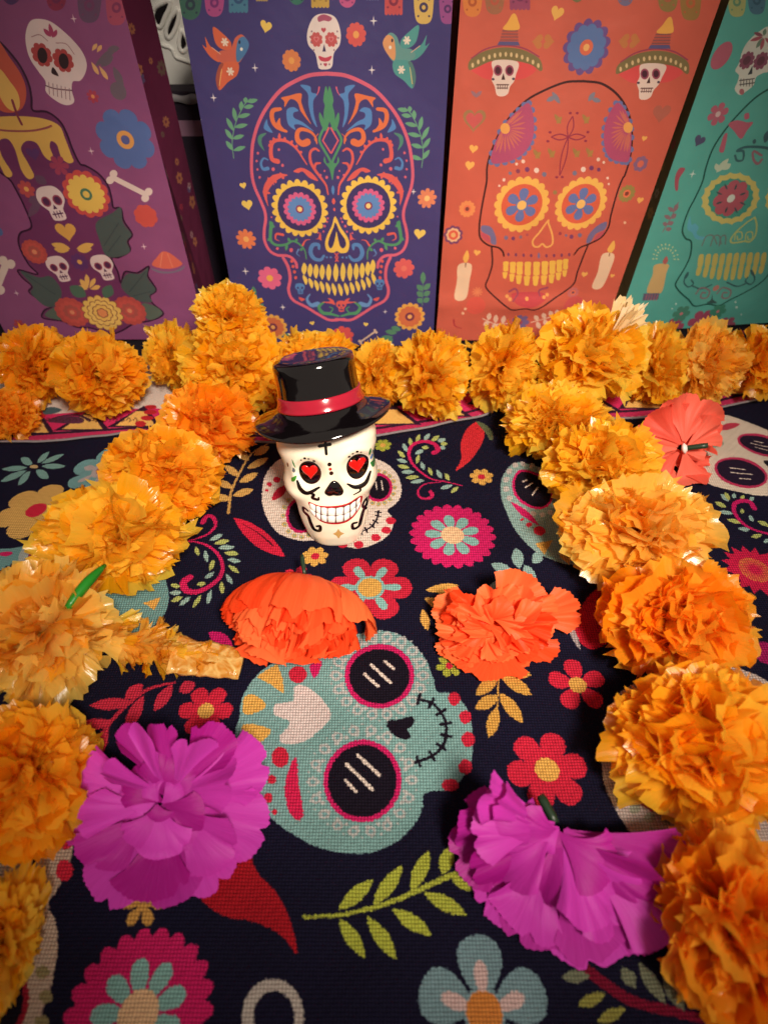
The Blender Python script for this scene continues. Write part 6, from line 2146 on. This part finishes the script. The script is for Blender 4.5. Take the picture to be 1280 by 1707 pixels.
for e, rx, rz, tilt in ((eyeL, .0063, .0072, 0), (eyeR, .0061, .0075, .1)):
    t = np.linspace(0, 2 * math.pi, 41)[:-1]
    oi = [(e[0] + rx * math.cos(a) + tilt * .003 * math.sin(a), e[1] + rz * math.sin(a)) for a in t]
    eye = dome('eye', e[0], e[1], oi, .0012, M_black, root, 8)
    hx = [(16 * math.sin(a) ** 3, 13 * math.cos(a) - 5 * math.cos(2 * a) - 2 * math.cos(3 * a) - math.cos(4 * a) + 2) for a in t]
    ho = [(e[0] + x * .00031, e[1] + z * .00034 + .0002) for x, z in hx]
    dome('heart', e[0], e[1], ho, .0005, M_heart, eye, 5, .0010)
no = uvs_of([(672, 1106), (705, 1125), (732, 1165), (742, 1195), (728, 1222), (695, 1226), (668, 1222), (632, 1228), (602, 1212), (598, 1190), (622, 1150), (645, 1118)])
dome('nose', noseP[0], noseP[1], [tuple(p) for p in no], .0014, M_black, root, 7)
# teeth: two rows
edges_x = [492, 540, 578, 624, 682, 738, 784, 826, 858]
topy = [1278, 1290, 1296, 1300, 1300, 1296, 1286, 1270, 1250]
midy = [1318, 1336, 1346, 1352, 1354, 1348, 1336, 1318, 1292]
boty = [1340, 1372, 1392, 1404, 1406, 1400, 1384, 1358, 1320]
for k in range(8):
    for rowy in ((topy, midy), (midy, boty)):
        g = 3.4
        x0, x1 = edges_x[k] + g, edges_x[k + 1] - g
        a, b = rowy
        P = [(x0, a[k] + g), ((x0 + x1) / 2, (a[k] + a[k + 1]) / 2 + g - 3), (x1, a[k + 1] + g), (x1, (a[k + 1] + b[k + 1]) / 2), (x1, b[k + 1] - g), ((x0 + x1) / 2, (b[k] + b[k + 1]) / 2 - g + 2), (x0, b[k] - g), (x0, (a[k] + b[k]) / 2)]
        q = face.uv(A9(*P))
        cx, cz = q.mean(0)
        V = []
        for f_, h_ in ((1.0, -.0003), (1.0, .0003), (.78, .00065)):
            for x, z in q:
                X_, Z_ = cx + (x - cx) * f_, cz + (z - cz) * f_
                V.append(FR @ Vector((X_, skull_y(X_, Z_) - h_, Z_)))
        n = len(q)
        mesh_obj('tooth', V, grid_faces(n, 3, True) + [tuple(range(2 * n, 3 * n))], M_tooth, root)

# the hat: crown, brim, band; tipped back and to one side
HR = FR @ Matrix.Rotation(math.radians(-4), 3, 'Y')
HC = FR @ Vector((-.0004, 0.0, .0674))


def lathe_hat(name, prof, mat, parent, n=96, brimwave=False):
    V = []
    for (r, z) in prof:
        for i in range(n):
            a = 2 * math.pi * i / n
            x, y = r * math.cos(a), r * .98 * math.sin(a)
            zz = z
            if brimwave and r > .022:
                k = (r - .022) / .013
                zz += k * (-.0008 * max(0, -math.sin(a)) ** 1.5 + .0014 * math.cos(2 * a))
            V.append(HR @ Vector((x, y, zz)) + HC)
    return mesh_obj(name, V, grid_faces(n, len(prof), True) + ([tuple(range(n))[::-1], tuple(range((len(prof) - 1) * n, len(prof) * n))]), mat, parent)


prof = [(.012, .004), (.0215, .0046), (.029, .0016), (.0345, -.001), (.0356, -.0006), (.0358, .0002), (.0350, .0009), (.031, .0024), (.026, .0045), (.0228, .0064), (.0214, .0085), (.0209, .011), (.0205, .019), (.0206, .0245), (.0206, .0280), (.0201, .0298), (.0187, .0308), (.015, .0311), (.008, .0310), (.001, .0309)]
hat = lathe_hat('top_hat', prof, M_black, root, brimwave=True)
lathe_hat('hat_band', [(.0205, .0074), (.0229, .0072), (.0226, .0080), (.0218, .0100), (.0215, .0132), (.0211, .0138), (.0200, .0138)], M_band, hat)

# ------------------------------------------------------------------ things glimpsed between the bags
M_wht = plain('white_enamel', (238, 238, 232), .3, .08, 20, .05)
M_dk = plain('dark_plum_cloth', (34, 20, 40), .8, .3, 40, .3)
M_lil = plain('mauve_card', (150, 110, 134), .7, .12, 40)
M_lace = plain('grey_lace', (150, 146, 150), .8, .25, 120, .4)


def at_depth(x, y, Y):
    return Vector(on_plane([(x, y)], np.array([0, Y, 0]), np.array([0, 1.0, 0]))[0])


# white pierced ornament standing behind the gap
from mathutils.geometry import delaunay_2d_cdt
YO = 0.56
o0 = at_depth(268, 145, YO)
orn = empty('pierced_ornament', (o0.x, o0.y, -0.002))
tag(orn, 'white ornament pierced with petal shaped holes between purple and navy bags', 'ornament')
k = (at_depth(269, 100, YO) - at_depth(268, 100, YO)).x


def loc2(x, y):
    q = at_depth(x, y, YO)
    return (q.x - o0.x, q.z)


outer = [loc2(*p) for p in ((150, 146), (200, 146), (250, 146), (300, 145), (330, 142), (345, 125), (345, 60), (345, 0), (345, -120), (250, -120), (150, -120), (150, 0))]
B_ = zr(200, 0, .1757)
holes_px = [B_((320, 60), (345, 20), (420, -20), (480, -40), (470, 40), (430, 120), (390, 215), (340, 195), (312, 120)),
            B_((560, 50), (555, 150), (520, 250), (480, 315), (445, 310), (440, 240), (465, 160), (510, 90)),
            B_((590, 250), (640, 330), (650, 400), (610, 450), (575, 430), (562, 370), (570, 300)),
            B_((180, -40), (260, -60), (300, -140), (260, -200), (190, -160))]
holes = [[loc2(*p) for p in crom(h, True, 3)] for h in holes_px]
pts, edges = [], []
for loop in [outer] + holes:
    b0 = len(pts)
    pts += [Vector(p) for p in loop]
    edges += [(b0 + i, b0 + (i + 1) % len(loop)) for i in range(len(loop))]
res = delaunay_2d_cdt(pts, edges, [], 0, 1e-6)


def inside(p, loop):
    c = False
    for i in range(len(loop)):
        (x1, y1), (x2, y2) = loop[i], loop[i - 1]
        if (y1 > p[1]) != (y2 > p[1]) and p[0] < (x2 - x1) * (p[1] - y1) / (y2 - y1) + x1:
            c = not c
    return c


fs = []
for f in res[2]:
    cpt = (sum(res[0][i].x for i in f) / len(f), sum(res[0][i].y for i in f) / len(f))
    if inside(cpt, outer) and not any(inside(cpt, h) for h in holes):
        fs.append(tuple(f))
body = mesh_obj('pierced_panel', [(p.x, 0.0, p.y) for p in res[0]], fs, M_wht, orn, smooth=False)
so = body.modifiers.new('thickness', 'SOLIDIFY')
so.thickness = .004
so.offset = 0
for h in holes:
    P3 = [Vector((x, -.0022, z)) for x, z in h] + [Vector((h[0][0], -.0022, h[0][1]))]
    v, f = tube(P3, [.0016] * len(P3), 6)
    mesh_obj('raised_rim', v, f, M_wht, body)
sc = [loc2(*p) for p in crom(B_((200, 60), (262, 95), (290, 200), (375, 285), (395, 380), (490, 420), (530, 500), (600, 530), (680, 560)), False, 4)]
v, f = tube([Vector((x, -.0022, z)) for x, z in sc], [.0014] * len(sc), 6)
mesh_obj('scalloped_line', v, f, M_wht, body)
zb = loc2(268, 146)[1]
v = [(-.06, -.012, .0), (.03, -.012, .0), (.03, .03, .0), (-.06, .03, .0), (-.06, -.012, zb), (.03, -.012, zb), (.03, .03, zb), (-.06, .03, zb)]
BOXF = [(3, 2, 1, 0), (4, 5, 6, 7), (0, 1, 5, 4), (1, 2, 6, 5), (2, 3, 7, 6), (3, 0, 4, 7)]
mesh_obj('foot', v, BOXF, M_dk, orn, smooth=False)


def block(name, x0, y0, x1, y1, Y, thick, mat, label=None, cat=None, parent=None, to_ground=False):
    a, b = at_depth(x0, y1, Y), at_depth(x1, y0, Y)
    z0 = -0.002 if to_ground else a.z
    cx = (a.x + b.x) / 2
    o = mesh_obj(name, [(a.x - cx, 0, 0), (b.x - cx, 0, 0), (b.x - cx, thick, 0), (a.x - cx, thick, 0), (a.x - cx, 0, b.z - z0), (b.x - cx, 0, b.z - z0), (b.x - cx, thick, b.z - z0), (a.x - cx, thick, b.z - z0)], BOXF, mat, parent, smooth=False)
    if parent is None:
        o.location = (cx, Y, z0)
        tag(o, label, cat)
        bv = o.modifiers.new('edge', 'BEVEL')
        bv.width = .001
        bv.segments = 2
    else:
        o.location = Vector((cx, Y, z0)) - parent.location
    return o


box = block('storage_box', 230, 152, 420, 560, .535, .02, M_dk, 'dark plum box with a pale mauve strip between the purple and navy bags', 'box', to_ground=True)
block('strip', 240, 201, 420, 227, .5345, .003, M_lil, parent=box)
lo = box
a0 = at_depth(262, 172, .532)
V = []
n = 40
for i in range(n):
    t = i / (n - 1)
    q0 = at_depth(262 + 90 * t, 158 + 1.5 * math.sin(t * 17), .5335)
    q1 = at_depth(262 + 90 * t, 172 + 2.5 * math.sin(t * 11 + 1), .5325)
    V += [q0 - box.location, q1 - box.location]
F4 = [(2 * i, 2 * i + 1, 2 * i + 3, 2 * i + 2) for i in range(n - 1)]
lace = mesh_obj('lace_trim', V, F4, M_lace, box)
sd = lace.modifiers.new('thickness', 'SOLIDIFY')
sd.thickness = .001
